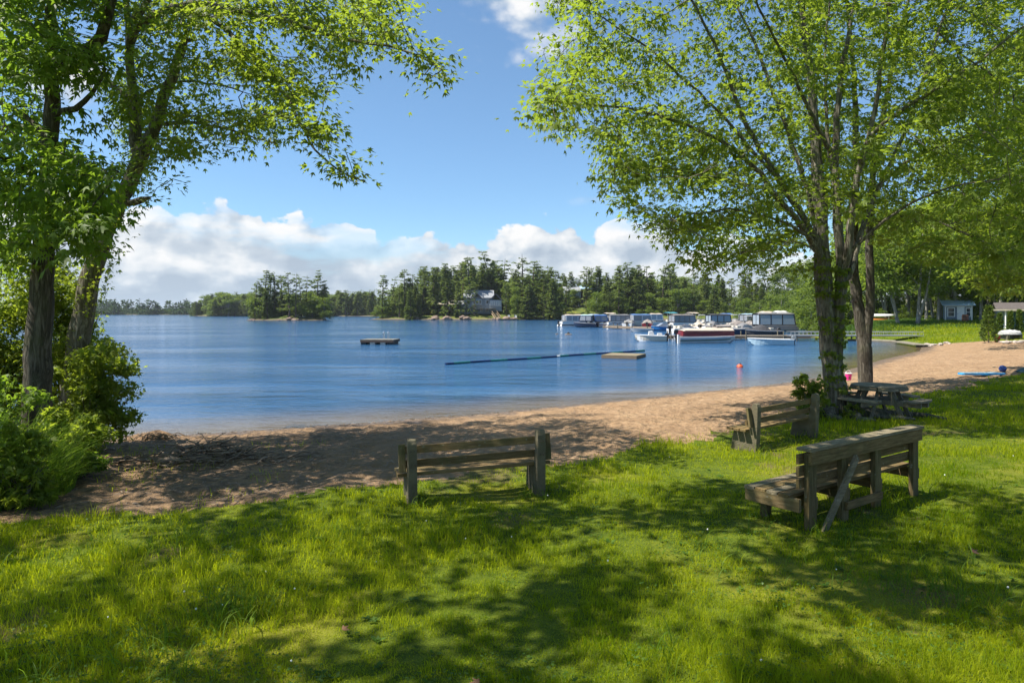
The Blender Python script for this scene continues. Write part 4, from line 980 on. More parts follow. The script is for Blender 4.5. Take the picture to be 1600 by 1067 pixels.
def woods_right():
    """grove round the shed: full trees with visible trunks, then the tall wood behind"""
    def grown(seed, lean, Ht=12.5, two=False):
        global rng
        keep, rng = rng, np.random.default_rng(seed)
        limbs = [([(0, 0, -.2), (lean * .25, 0, Ht * .2), (lean * .7, .1, Ht * .5), (lean, 0, Ht * .85)], .21, .03)]
        if two: limbs.append(([(0, 0, .2), (-.9, .2, Ht * .28), (-1.6, .2, Ht * .7)], .17, .03))
        limbs.append(([(lean * .4, 0, Ht * .33), (lean * .4 + 1.6, .6, Ht * .5), (lean * .4 + 2.8, .8, Ht * .6)], .09, .02))
        A = np.concatenate([ell_attr((lean, 0, Ht * .72), (3.7, 3.7, Ht * .32), 150), ell_attr((lean * .6, -1.2, Ht * .42), (3.4, 2.6, 1.3), 50)])
        Np, par, r, n0 = colonize(limbs, A, .6, .9, tip=.012)
        v, q = wood_mesh(Np, par, r); v2, f2, rd = leaf_cloud(Np, par, r, n0, 4600, .36, .42, thr=.05, droop=-.2, T=OVAL_T, Fc=OVAL_F, upn=.9)
        out = np_mesh('crown', v2, f2, 'wood_leaf', rd), np_mesh('trunk', v, q, 'grey_bark', smooth=True)
        rng = keep; return out
    G = [grown(1, -2.2, two=True), grown(2, .6), grown(3, 1.2), grown(4, -.5, two=True)]
    def put(g, px, Y, sc_, rz, label, group, wide=1.0):
        x, y = wpx(px, Y); z = H(x, y); t = thing('broadleaf_tree', label, 'tree', (x, y, z - .1), rz, group); t.scale = (sc_ * wide, sc_ * wide, sc_)
        link(bpy.data.objects.new('crown', G[g][0]), t); link(bpy.data.objects.new('trunk', G[g][1]), t)
    put(0, 1404, 80, 1.0, .2, 'pale-barked tree leaning left in the grove above the gangway', None)
    put(3, 1434, 79, 1.1, 2.4, 'thick dark forked tree in the grove above the gangway end', None)
    for px, Y, s, g, rz in [(1447, 86, .95, 1, .5), (1458, 90, 1.0, 2, 2.0), (1470, 88, 1.05, 1, 3.3), (1466, 84, .85, 1, 4.4), (1420, 93, 1.1, 2, 1.1), (1385, 92, 1.0, 3, 5.2)]:
        put(g, px, Y, s, rz, 'slim grey-trunked tree standing in the grove left of the small shed', 'slim trees left of the shed')
    for i in range(30):
        px = 1350 + i * 13 + rng.uniform(-8, 8); Y = rng.uniform(98, 128)
        put(int(rng.integers(0, 4)), px, Y, rng.uniform(1.1, 1.55), rng.uniform(0, 6.28), 'tall leafy tree in the wood behind the shed and the grove', 'trees of the wood behind the shed', 1.15)
    for px, Y, s in [(1532, 84, .72), (1556, 88, .85), (1585, 82, .8), (1620, 80, .9), (1515, 92, .9)]:
        put(int(rng.integers(0, 4)), px, Y, s, rng.uniform(0, 6.28), 'leafy tree between the small shed and the garden building', 'trees between shed and garden building', 1.2)
    for px, Y, s in [(1360, 93, 2.4), (1378, 90, 2.0), (1410, 90, 2.2), (1426, 98, 3), (1475, 96, 3), (1340, 88, 2.2), (1520, 93, 2.6)]:
        x, y = wpx(px, Y); far_tree('low', x, y, H(x, y) - .1, s, 'low bush in the shade under the grove trees', 'bushes under the grove', 1.5)
    for i in range(24):
        px = 1335 + i * 13; Y = rng.uniform(100, 130); x, y = wpx(px, Y); far_tree('low', x, y, H(x, y) - .1, rng.uniform(3.5, 6.5), 'dark undergrowth bush at the back of the grove', 'undergrowth behind the grove', 1.6)
    # maples just outside the right edge whose boughs hang into view
    x, y = 25.5, 29.0; b = (x, y, H(x, y) - .1)
    limbs = [([b, (25.2, 29, 4), (24.6, 29, 8), (24, 29, 13)], .34, .05), ([(25, 29, 3.6), (22, 28, 6.4), (18.5, 27.2, 7.2)], .12, .02), ([(24.8, 29, 5.5), (21, 30, 9), (17.6, 31, 11)], .12, .02), ([(25, 29, 2.9), (22.6, 29, 4.2), (20, 28.4, 4.1)], .08, .012)]
    A = np.concatenate([px_attr([(1420, 190), (1500, 60), (1700, 20), (1760, 200), (1700, 420), (1610, 450), (1540, 425), (1470, 400), (1420, 330)], 400, 24.5, 31), px_attr([(1490, 395), (1600, 400), (1640, 450), (1600, 470), (1520, 450)], 60, 25, 30), ell_attr((28, 29, 12), (4, 5, 3), 70)])
    big_tree('maple_tree', 'leafy maple at the right edge whose low boughs hang above the beach', limbs, A, 15000, .22, step=.4, kill=.6, spread=.26, lm='maple_leaf')
    x, y = 40.5, 47.0; b = (x, y, H(x, y) - .1)
    limbs = [([b, (40.2, 47, 5), (39.5, 47, 12)], .36, .05), ([(40.3, 47, 4), (36, 47, 7), (32, 47, 8.5)], .13, .02), ([(40.2, 47, 5.2), (37, 49, 9.5), (33, 50, 12.5)], .13, .02)]
    A = np.concatenate([px_attr([(1440, 200), (1560, 100), (1800, 60), (1840, 400), (1700, 470), (1600, 476), (1500, 455), (1450, 400)], 420, 42, 53), ell_attr((40, 47, 13), (6, 6, 5), 140)])
    big_tree('maple_tree', 'farther maple at the right edge behind the low boughs, above the sand', limbs, A, 14000, .30, step=.55, kill=.85, spread=.34, T=OVAL_T, Fc=OVAL_F)
    # cedars by the garden building
    def cedar(px, py, Y, Ht, w, lb):
        x, y = wpx(px, Y); z = H(x, y); n = int(900 * Ht / 2.5); k = rng.random(n) ** .8; rad = w * (1.02 - k) ** .6 * rng.uniform(.5, 1.05, n); a = rng.uniform(0, 6.28, n)
        P = np.stack([np.cos(a) * rad, np.sin(a) * rad, .08 + k * Ht], 1); U = np.stack([np.cos(a) * .6, np.sin(a) * .6, np.full(n, .7)], 1) + rng.normal(size=(n, 3)) * .3
        t = thing('cedar', lb, 'shrub', (x, y, z)); v, f, rd = leaves(P, U, rand_dirs(n) + np.array([0, -.4, .3]), rng.uniform(.12, .3, n), OVAL_T, OVAL_F)
        np_obj('foliage', v, f, 'cedar_needle', t, rnd=rd); MB().tube([(0, 0, -.1), (0, 0, Ht * .8)], [.06, .02], 5).build('stem', 'pine_bark', t)
    cedar(1545, 535, 56, 2.9, .62, 'loose young evergreen standing left of the covered dinghy')
    cedar(1562, 515, 63, 1.9, .26, 'narrow columnar cedar left of the white downpipe of the garden building')
    cedar(1579, 515, 63.5, 2.0, .24, 'narrow columnar cedar in front of the first teal door')
    cedar(1593, 515, 63.5, 2.1, .26, 'narrow columnar cedar at the right picture edge before the garden building')
# ------------------------------------------------------------------ boats
def hull_sections(Lh, B, Hh, n=12, v=.6):
    S = []
    for i in range(n + 1):
        t = i / n; x = -Lh / 2 + Lh * t
        b = B / 2 * (.90 + .10 * min(t / .3, 1)) * (1 - max(0, (t - .42) / .58) ** 2.3 * .97)
        kz = -.22 + Hh * .85 * max(0, (t - .78) / .22) ** 2; sh = Hh * (.88 + .2 * t * t); ch = kz + (sh - kz) * (.30 + .12 * t)
        S.append((x, b, kz, ch, sh))
    return S
def hull_build(Lh, B, Hh, mat_, parent, open_=False, stripe=None, deck=None, gun=None):
    S = hull_sections(Lh, B, Hh); o = MB()
    for x, b, kz, ch, sh in S:
        o.v += [(x, -b, sh), (x, -b * .86, ch), (x, 0, kz), (x, b * .86, ch), (x, b, sh)]
    for i in range(len(S) - 1):
        for k in range(4): a = i * 5 + k; o.f.append((a, a + 1, a + 6, a + 5))
    o.f.append((0, 1, 2, 3, 4)); h = o.build('hull', mat_, parent)
    if open_:
        i_ = MB()
        for x, b, kz, ch, sh in S[:-1]:
            f = kz + .16; i_.v += [(x + .04, -b + .03, sh - .003), (x + .04, -b * .8, f), (x + .04, b * .8, f), (x + .04, b - .03, sh - .003)]
        for i in range(len(S) - 2):
            for k in range(3): a = i * 4 + k; i_.f.append((a, a + 4, a + 5, a + 1))
        i_.f.append((0, 1, 2, 3)); e = (len(S) - 2) * 4; i_.f.append((e, e + 3, e + 2, e + 1)); i_.build('inner_hull', deck or mat_, parent)
    else:
        d = MB()
        for x, b, kz, ch, sh in S: d.v += [(x, -b * .99, sh - .004), (x, 0, sh + .05), (x, b * .99, sh - .004)]
        for i in range(len(S) - 1):
            for k in range(2): a = i * 3 + k; d.f.append((a, a + 3, a + 4, a + 1))
        d.build('deck', deck or mat_, parent)
    g = MB()
    for s in (-1, 1): g.tube([(x, s * b * 1.01, sh) for x, b, kz, ch, sh in S], .035, 5)
    g.build('gunwale', gun or 'alu', parent)
    if stripe:
        st = MB()
        for s in (-1, 1):
            o0 = len(st.v)
            for x, b, kz, ch, sh in S[:-1]:
                for q in (.35, .62): st.v.append((x, s * (b * (.86 + .14 * q) + .012), ch + (sh - ch) * q))
            for i in range(len(S) - 2): a = o0 + i * 2; st.f.append((a, a + 1, a + 3, a + 2))
        st.build('stripe', stripe, parent)
    return S
def outboard(parent, x, z, m='black_plastic', s=1.0):
    o = MB(); o.prism([(-.20, .28), (.16, .30), (.20, .55), (.10, .68), (-.16, .66), (-.24, .50)], -.16, .16, 1)
    o.v = [(x + a * s, b * s, z + c * s) for a, b, c in o.v]; mo = o.build('outboard_motor', m, parent, .02)
    q = MB(); q.box((x - .02, 0, z - .1 * s), (.16 * s, .12 * s, .85 * s)); q.box((x + .12 * s, 0, z + .1 * s), (.2 * s, .22 * s, .22 * s)); q.build('motor_leg', 'black_plastic', mo)
def enclosure(parent, x0, x1, B, z0, z1, top, frame, pane='clear_vinyl', n=3, rake=.25, dome=.16, sides=True):
    """canvas top on posts, with clear panels laced between canvas strips"""
    t = MB(); ns = 8
    for i in range(ns + 1):
        u = i / ns; x = x0 - .12 + (x1 - x0 + .24) * u
        for k in range(7):
            v = k / 6 * 2 - 1; zz = z1 + dome * (1 - v * v) * (1 - .6 * (2 * u - 1) ** 4) + .03 * math.sin(u * 9)
            t.v.append((x, v * (B / 2 + .06), zz - .07 * (abs(v) > .99)))
    for i in range(ns):
        for k in range(6): a = i * 7 + k; t.f.append((a, a + 7, a + 8, a + 1))
    t.build('canopy_top', top, parent)
    fr = MB()
    for s in (-1, 1):
        for i in range(n + 1):
            u = i / n; xb, xt = x0 + (x1 - x0) * u + (rake if i == n else 0), x0 + (x1 - x0) * u
            fr.bar((xb, s * B / 2, z0), (xt, s * B / 2, z1), .16 if sides else .05, .05, (0, 1, 0))
        if sides:
            fr.bar((x0, s * B / 2, z0 + .06), (x1 + rake, s * B / 2, z0 + .06), .05, .16, (0, 0, 1)); fr.bar((x0, s * B / 2, z1 - .08), (x1, s * B / 2, z1 - .08), .05, .16, (0, 0, 1))
    if sides:
        for x in (x0, x1): fr.bar((x, -B / 2, z1 - .08), (x, B / 2, z1 - .08), .05, .16); fr.bar((x, 0, z0), (x, 0, z1), .05, .12, (0, 1, 0))
    fr.build('canopy_frame', frame, parent)
    if sides:
        for s in (-1, 1):
            for i in range(n):
                xa, xb = x0 + (x1 - x0) * i / n + .08, x0 + (x1 - x0) * (i + 1) / n - .08
                p = MB(); p.prism([(xa, z0 + .14), (xb + (rake if i == n - 1 else 0), z0 + .14), (xb, z1 - .16), (xa, z1 - .16)], s * B / 2 - .012, s * B / 2 + .012, 1); p.build('window_panel', pane, parent)
        for x in (x0, x1):
            for s in (-1, 1):
                p = MB(); p.box((x + (rake * .5 if x == x1 else 0), s * B / 4, (z0 + z1) / 2), (.02, B / 2 - .2, z1 - z0 - .3), Matrix.Rotation(-math.atan2(rake, z1 - z0) if x == x1 else 0, 3, 'Y')); p.build('window_panel', pane, parent)
def boat(name, label, px, py, rz, zoff=0):
    g = gp(px, py, 0); return thing(name, label, 'boat', (g.x, g.y, zoff), R(rz), 'boats moored at the marina')
def pontoon(label, px, py, rz, Lh=6.2, fence='white_gel', stripe=None, top='grey_canvas', frame='grey_canvas', x0=-.7, x1=2.4, zt=2.25, pane='clear_vinyl', cover=None, n=3, sides=True, motor=True):
    t = boat('pontoon_boat', label, px, py, rz); B = 2.4
    for s in (-1, 1):
        o = MB(); o.tube([(-Lh / 2, s * .82, .02), (Lh / 2 - .7, s * .82, .02), (Lh / 2 - .25, s * .82, .10), (Lh / 2, s * .82, .24)], [.32, .32, .25, .03], 12); o.build('pontoon_tube', 'alu', t, smooth=True)
    MB().box((0, 0, .40), (Lh - .3, B, .10)).build('deck', 'alu', t)
    for s in (-1, 1):
        o = MB(); o.prism([(-Lh / 2 + .3, .47), (Lh / 2 - .25, .47), (Lh / 2 - .3, 1.02), (-Lh / 2 + .55, 1.02), (-Lh / 2 + .3, .9)], s * B / 2 - .025, s * B / 2 + .025, 1); fp = o.build('fence_panel', fence, t)
        if stripe:
            q = MB(); pts = []
            for i in range(13):
                u = i / 12; x = -Lh / 2 + .5 + (Lh - 1.2) * u; pts.append((x, .62 + .10 * math.sin(u * 7.5) ** 2))
            low = [(x, z + .20 * (.35 + .65 * math.sin(min(1, max(0, .15 + .7 * i / 12)) * 3.14))) for i, (x, z) in enumerate(pts)]
            q.prism(pts + low[::-1], s * (B / 2 + .031) - .004, s * (B / 2 + .031) + .004, 1); q.build('stripe', stripe, fp)
    for x in (-Lh / 2 + .35, Lh / 2 - .28):
        MB().box((x, 0, .74), (.04, B - .1, .52)).build('fence_panel', fence, t)
    MB().tube([(-Lh / 2 + .55, -B / 2, 1.05), (Lh / 2 - .3, -B / 2, 1.05), (Lh / 2 - .3, B / 2, 1.05), (-Lh / 2 + .55, B / 2, 1.05), (-Lh / 2 + .55, -B / 2, 1.05)], .03, 6).build('rail', 'alu', t)
    if cover:
        o = MB(); ns = 12
        for i in range(ns + 1):
            u = i / ns; x = -Lh / 2 + .35 + (Lh - .6) * u; zc = 1.06 + .26 * math.sin(min(u * 2.4, 1) * 1.57) * (1 if u < .93 else .75) + .05 * math.sin(u * 14)
            for v in (-1, -.55, 0, .55, 1): o.v.append((x, v * (B / 2 + .05), 1.0 + (zc - 1.0) * (1 - abs(v) ** 2.2) if abs(v) < 1 else 1.0))
        for i in range(ns):
            for k in range(4): a = i * 5 + k; o.f.append((a, a + 5, a + 6, a + 1))
        o.build('mooring_cover', cover, t)
    if top: enclosure(t, x0, x1, B - .1, 1.06, zt, top, frame, pane, n, sides=sides)
    for sx in (-1.5, .8): MB().box((sx, .75, .68), (1.3, .6, .42)).build('seat', 'cream', t, .05)
    if motor: outboard(t, -Lh / 2 - .05, .42)
    return t
def runabout(label, px, py, rz, Lh=5.8, m='white_gel', stripe=None, cover=None, top=None, frame='chrome', sides=False, tower=False, shield=True, motor=True, Hh=.85, zt=2.0, name='motor_boat', pane='clear_vinyl', n=2, dome=.16):
    t = boat(name, label, px, py, rz); B = 2.2; S = hull_build(Lh, B, Hh, m, t, stripe=stripe, deck=m)
    if shield:
        o = MB()
        for s in (-1, 1): o.prism([(-.5, Hh + .02), (1.1, Hh + .04), (.35, Hh + .48), (-.3, Hh + .46)], s * .86 - .012, s * .86 + .012, 1)
        o.bar((1.1, 0, Hh + .05), (.38, 0, Hh + .48), 1.7, .02); o.build('windshield', 'clear_vinyl', t)
    for s in (-1, 1): MB().box((-.9, s * .5, Hh + .12), (.5, .5, .42)).build('seat', 'cream', t, .05)
    if cover:
        o = MB(); q = [s for s in S]
        for i, (x, b, kz, ch, sh) in enumerate(q):
            u = i / (len(q) - 1); hgt = .16 + .62 * math.exp(-((u - .52) / .2) ** 2)
            for v in (-1.04, -.5, 0, .5, 1.04): o.v.append((x, b * v, sh + (hgt * (1 - abs(v / 1.04) ** 1.6) if abs(v) < 1 else -.10)))
        for i in range(len(q) - 1):
            for k in range(4): a = i * 5 + k; o.f.append((a, a + 5, a + 6, a + 1))
        o.build('mooring_cover', cover, t)
    if top: enclosure(t, -1.6, .7, B - .3, Hh + .3, zt, top, frame, pane, n, sides=sides, dome=dome)
    if tower:
        o = MB()
        for d in (0, .3): o.tube([(.5 + d, -.98, Hh), (.1 + d * .6, -.92, Hh + .9), (-.1 + d * .5, -.7, Hh + 1.3), (-.1 + d * .5, .7, Hh + 1.3), (.1 + d * .6, .92, Hh + .9), (.5 + d, .98, Hh)], .035, 6)
        o.build('wake_tower', 'alu', t); MB().box((-.1, 0, Hh + 1.36), (.5, 1.3, .07)).build('tower_rack', 'white_gel', t, .02)
    if motor: outboard(t, -Lh / 2 - .12, .35, 'black_plastic', 1.1)
    return t
def skiff(label, px, py, rz, Lh=4.6, m='alu', stripe=None, motor='black_plastic', inner=None, seats=3, Hh=.55, console=False, gun=None):
    t = boat('skiff', label, px, py, rz); S = hull_build(Lh, 1.55, Hh, m, t, True, stripe, inner, gun)
    for k in range(seats):
        x = -Lh * .32 + k * Lh * .27; MB().box((x, 0, Hh * .72), (.26, 1.28 if k < 2 else 1.05, .05)).build('seat', 'cream', t, .01)
    if console:
        MB().prism([(-.35, .2), (.25, .2), (.15, 1.0), (-.2, 1.05), (-.35, .8)], -.3, .3, 1).build('console', 'white_gel', t, .03)
        MB().box((-.95, 0, .52), (.45, .6, .6)).build('seat_box', 'white_gel', t, .03)
    if motor: outboard(t, -Lh / 2 - .12, .22, motor, .9)
    return t
def build_marina():
    pontoon('white-railed pontoon boat with a tan top at the far left end of the marina', 893, 510, 18, 5.6, 'white_gel', None, 'tan_canvas', 'white_gel', -1.6, 2.2, 2.3)
    runabout('dark blue covered motor boat beside the pontoon with the tan top', 915, 511, 150, 5.0, 'navy_gel', cover='navy_canvas', top='pale_blue_gel', sides=True, frame='navy_canvas', zt=2.3)
    runabout('white motor boat with a blue top, second cluster from the left end of the marina', 940, 511, 12, 5.4, 'white_gel', 'red_gel', top='blue_canvas', sides=True, frame='blue_canvas', zt=2.3)
    pontoon('pontoon boat with grey enclosure and many clear panels beside the blue-topped motor boat', 965, 511, 15, 5.4, 'white_gel', 'navy_canvas', 'grey_canvas', 'grey_canvas', -1.9, 2.2, 2.35, n=4)
    pontoon('pontoon boat with a bright blue top and big slanted windows', 998, 511, 20, 5.6, 'cream', None, 'blue_canvas', 'white_gel', -1.8, 2.0, 2.4, n=2)
    runabout('white cabin cruiser with a tan top and slanting white windshield', 1027, 509, 8, 6.0, 'white_gel', None, top='tan_canvas', sides=True, frame='white_gel', zt=2.5, pane='bright_pane')
    runabout('motor boat with a teal top moored behind the white cruiser', 1050, 508, 30, 5.6, 'white_gel', top='teal_canvas', frame='chrome', zt=2.75)
    runabout('low blue-hulled speedboat lying along the front of the marina dock', 1038, 516.5, 182, 4.2, 'blue_gel', None, Hh=.7, shield=True, motor=False)
    pontoon('pontoon boat with a large taupe enclosure right of the white cruiser', 1067, 513, 14, 5.6, 'white_gel', None, 'taupe_canvas', 'taupe_canvas', -2.2, 1.7, 2.4, n=4)
    runabout('white wake boat with an arched tower between two enclosed pontoons', 1097, 510, 60, 5.8, 'white_gel', 'blue_gel', tower=True, Hh=1.0)
    pontoon('silver pontoon boat with a black-framed clear enclosure', 1121, 513, 8, 5.0, 'alu', None, 'dark_canvas', 'dark_canvas', -1.7, 1.9, 2.45, n=3, pane='bright_pane')
    runabout('grey covered boat with a tower, right of the black-framed enclosure', 1148, 511, 48, 5.6, 'white_gel', cover='grey_canvas', tower=True, Hh=1.05)
    runabout('white and blue motor boat with a pale top left of the big charcoal canopy', 1171, 512, 30, 5.2, 'white_gel', 'blue_gel', top='pale_blue_gel', sides=True, frame='grey_canvas', zt=2.5)
    runabout('long boat under a taupe tarpaulin in front of the towered boats', 1150, 519, 4, 6.4, 'taupe_canvas', cover='taupe_canvas', Hh=1.0, shield=False, motor=False)
    pontoon('large pontoon boat under a charcoal canopy with four big clear panels, nearest the bank', 1211, 520, 4, 6.2, 'grey_canvas', None, 'grey_canvas', 'dark_canvas', -2.75, 2.2, 2.7, n=3, pane='bright_pane')
    runabout('boat with a cream domed top showing behind the left half of the charcoal canopy', 1200, 513.5, 20, 5.4, 'white_gel', top='tan_canvas', zt=2.75, dome=.35)
    runabout('boat with a pale domed top showing behind the right half of the charcoal canopy', 1223, 514, 15, 5.4, 'white_gel', top='white_tarp', zt=2.8, dome=.4)
    runabout('black covered speedboat below the charcoal canopy', 1190, 527, 200, 4.6, 'dark_canvas', cover='dark_canvas', Hh=.8, shield=False)
    skiff('small beige skiff with a white console, foremost on the left of the near dock', 1016, 533, 176, 3.1, 'cream', None, 'black_plastic', 'white_gel', 1, .62, True, 'white_gel')
    pontoon('red-sided pontoon boat under a cream mooring cover at the near dock', 1101, 531.5, 4, 6.0, 'red_gel', 'maroon_stripe', None, None, cover='tan_canvas')
    skiff('long aluminium fishing boat with a green stripe lying in front of the red pontoon boat', 1104, 536, 3, 5.5, 'alu', 'green_stripe', 'black_plastic', 'alu', 3, .6)
    skiff('pale blue skiff with a grey outboard at the right end of the near dock', 1203, 538.5, 172, 3.9, 'pale_blue_gel', None, 'grey_motor', 'pale_blue_gel', 2, .55, False, 'white_gel')
    runabout('white motor boat with a grey top peeping out behind the blue-topped pair', 929, 507.5, 40, 5.0, 'white_gel', top='grey_canvas', sides=True, frame='grey_canvas', zt=2.35)
    runabout('white motor boat with a tan bimini behind the many-panelled grey enclosure', 955, 507, 20, 5.2, 'white_gel', 'navy_canvas', top='tan_canvas', zt=2.6)
    runabout('grey tarpaulined motor boat squeezed between the many-panelled pontoon and the bright blue top', 983, 511.5, 70, 4.6, 'white_gel', cover='grey_canvas', Hh=.9)
    runabout('dark red motor boat under a brown cover left of the white cabin cruiser', 1012, 512, 75, 4.6, 'red_gel', cover='taupe_canvas', Hh=.9)
    runabout('white motor boat with a cream bimini right behind the taupe enclosure', 1084, 508, 35, 5.2, 'white_gel', top='tan_canvas', zt=2.7)
    runabout('small white wake boat with a tower behind the black-framed enclosure', 1110, 508, 50, 5.0, 'white_gel', 'navy_canvas', tower=True, Hh=1.0)
    runabout('white motor boat with a blue bimini just right of the black-framed enclosure', 1137, 508, 25, 5.2, 'white_gel', top='blue_canvas', zt=2.5)
    runabout('white wake boat with a tower and blue stripe behind the long tarpaulin', 1160, 509, 45, 5.4, 'white_gel', 'blue_gel', tower=True, Hh=1.1)
    runabout('white bow of a motor boat showing left of the big charcoal canopy', 1184, 512.5, 25, 4.8, 'white_gel', 'navy_canvas', top='dark_canvas', zt=2.2)
    runabout('small boat under a cream cover tied to the front of the timber dock', 1090, 517.5, 6, 4.0, 'white_gel', cover='tan_canvas', Hh=.75, shield=False)
    skiff('little white rowing boat tied at the dock below the black-framed enclosure', 1128, 519, 170, 3.2, 'white_gel', None, None, 'white_gel', 2, .5)
    runabout('motor boat under a grey tarpaulin tied just right of the small cream-covered boat', 1112, 518, 30, 4.6, 'white_gel', cover='grey_canvas', Hh=.9)
    runabout('dark-hulled motor boat with a pale cover behind the bow of the aluminium fishing boat', 1160, 523, 12, 4.6, 'navy_gel', cover='grey_canvas', Hh=.85)
    runabout('white speedboat with an open cockpit behind the stern of the red pontoon boat', 1068, 521, 20, 4.2, 'white_gel', 'red_gel', Hh=.75)
    skiff('aluminium rowing boat pulled in between the long dock and the beige skiff', 1003, 518.5, 165, 3.4, 'alu', None, None, 'alu', 2, .5)
    runabout('taupe-covered runabout lying against the bank end of the long dock', 1172, 518, 60, 4.6, 'white_gel', cover='taupe_canvas', tower=True, Hh=1.0)
    # docks
    def dock(label, a, b, w, z=.42):
        a, b = Vector((a.x, a.y, 0)), Vector((b.x, b.y, 0)); d = b - a; Lh = d.length
        t = thing('dock', label, 'dock', a, math.atan2(d.y, d.x)); n = max(2, int(Lh / 2.2))
        for k in range(n): MB().box(((k + .5) * Lh / n, 0, z), (Lh / n - .03, w, .05)).build('deck_panel', 'dock_wood', t)
        for s in (-1, 1): MB().box((Lh / 2, s * (w / 2 - .04), z - .17), (Lh, .06, .26)).build('side_beam', 'dock_side', t)
        for k in range(int(Lh / 4) + 1):
            for s in (-1, 1): MB().tube([(min(k * 4.0 + .4, Lh - .1), s * (w / 2 + .07), -1.5), (min(k * 4.0 + .4, Lh - .1), s * (w / 2 + .07), z + .5)], .06, 7).build('post', 'grey_wood_post', t)
    dock('long brown timber dock along which the enclosed boats are moored', gp(949, 513, 0), gp(1185, 521.5, 0), 2.0)
    dock('near timber dock behind the fishing boat and the pale blue skiff', gp(1040, 530.5, 0), gp(1262, 530.5, 0), 1.5)
    # gangway with white lattice sides
    a, b = Vector((28.6, 70.5, .52)), Vector((41.6, 69.6, .62)); d = b - a; Lh = d.length
    t = thing('gangway', 'long white-railed gangway running from the near dock to the lawn', 'gangway', a, math.atan2(d.y, d.x))
    for k in range(13): MB().box(((k + .5) * Lh / 13, 0, 0), (Lh / 13 - .02, 1.3, .05)).build('deck_panel', 'alu', t)
    for s in (-1, 1):
        for nm, z in (('top_rail', .42), ('bottom_rail', .06)): MB().tube([(0, s * .68, z), (Lh, s * .68, z)], .03, 6).build(nm, 'alu', t)
        for k in range(33): MB().tube([(k * Lh / 32, s * .68, .06), (k * Lh / 32, s * .68, .42)], .018, 5).build('baluster', 'alu', t)
    for x in (.6, Lh * .5):
        MB().tube([(x, -.6, -1.4), (x, -.6, .1)], .07, 7).build('post', 'grey_wood_post', t); MB().tube([(x, .6, -1.4), (x, .6, .1)], .07, 7).build('post', 'grey_wood_post', t)
    g0, g1 = gp(1402, 534.5, .12), gp(1441, 540, .15)
    t = thing('plank_ramp', 'weathered plank ramp lying where the lagoon meets the sand', 'ramp', (g0.x, g0.y, .2), math.atan2(g1.y - g0.y, g1.x - g0.x)); Lr = (g1 - g0).length
    for k in range(4): MB().box((Lr / 2, (k - 1.5) * .3, 0), (Lr, .27, .06)).build('plank', 'grey_wood', t, .008)
    o = MB(); g0, g1 = gp(1325, 532.5, 0), gp(1400, 534.5, 0); o.tube([(0, 0, .05), ((g1.x - g0.x) * .5, (g1.y - g0.y) * .5 + .3, .06), (g1.x - g0.x, g1.y - g0.y, .05)], [.16, .18, .14], 9); o = o.build('log', 'grey_wood'); o.location = (g0.x, g0.y, 0)
    tag(o, 'long pale log floating across the brown shallows below the gangway', 'log')
    p = gp(1059.5, 537, 0); o = MB().tube([(0, 0, -1), (0, 0, .85)], .09, 10).build('mooring_post', 'white_paint'); o.location = (p.x, p.y, 0); tag(o, 'white mooring post at the stern of the aluminium fishing boat', 'post')

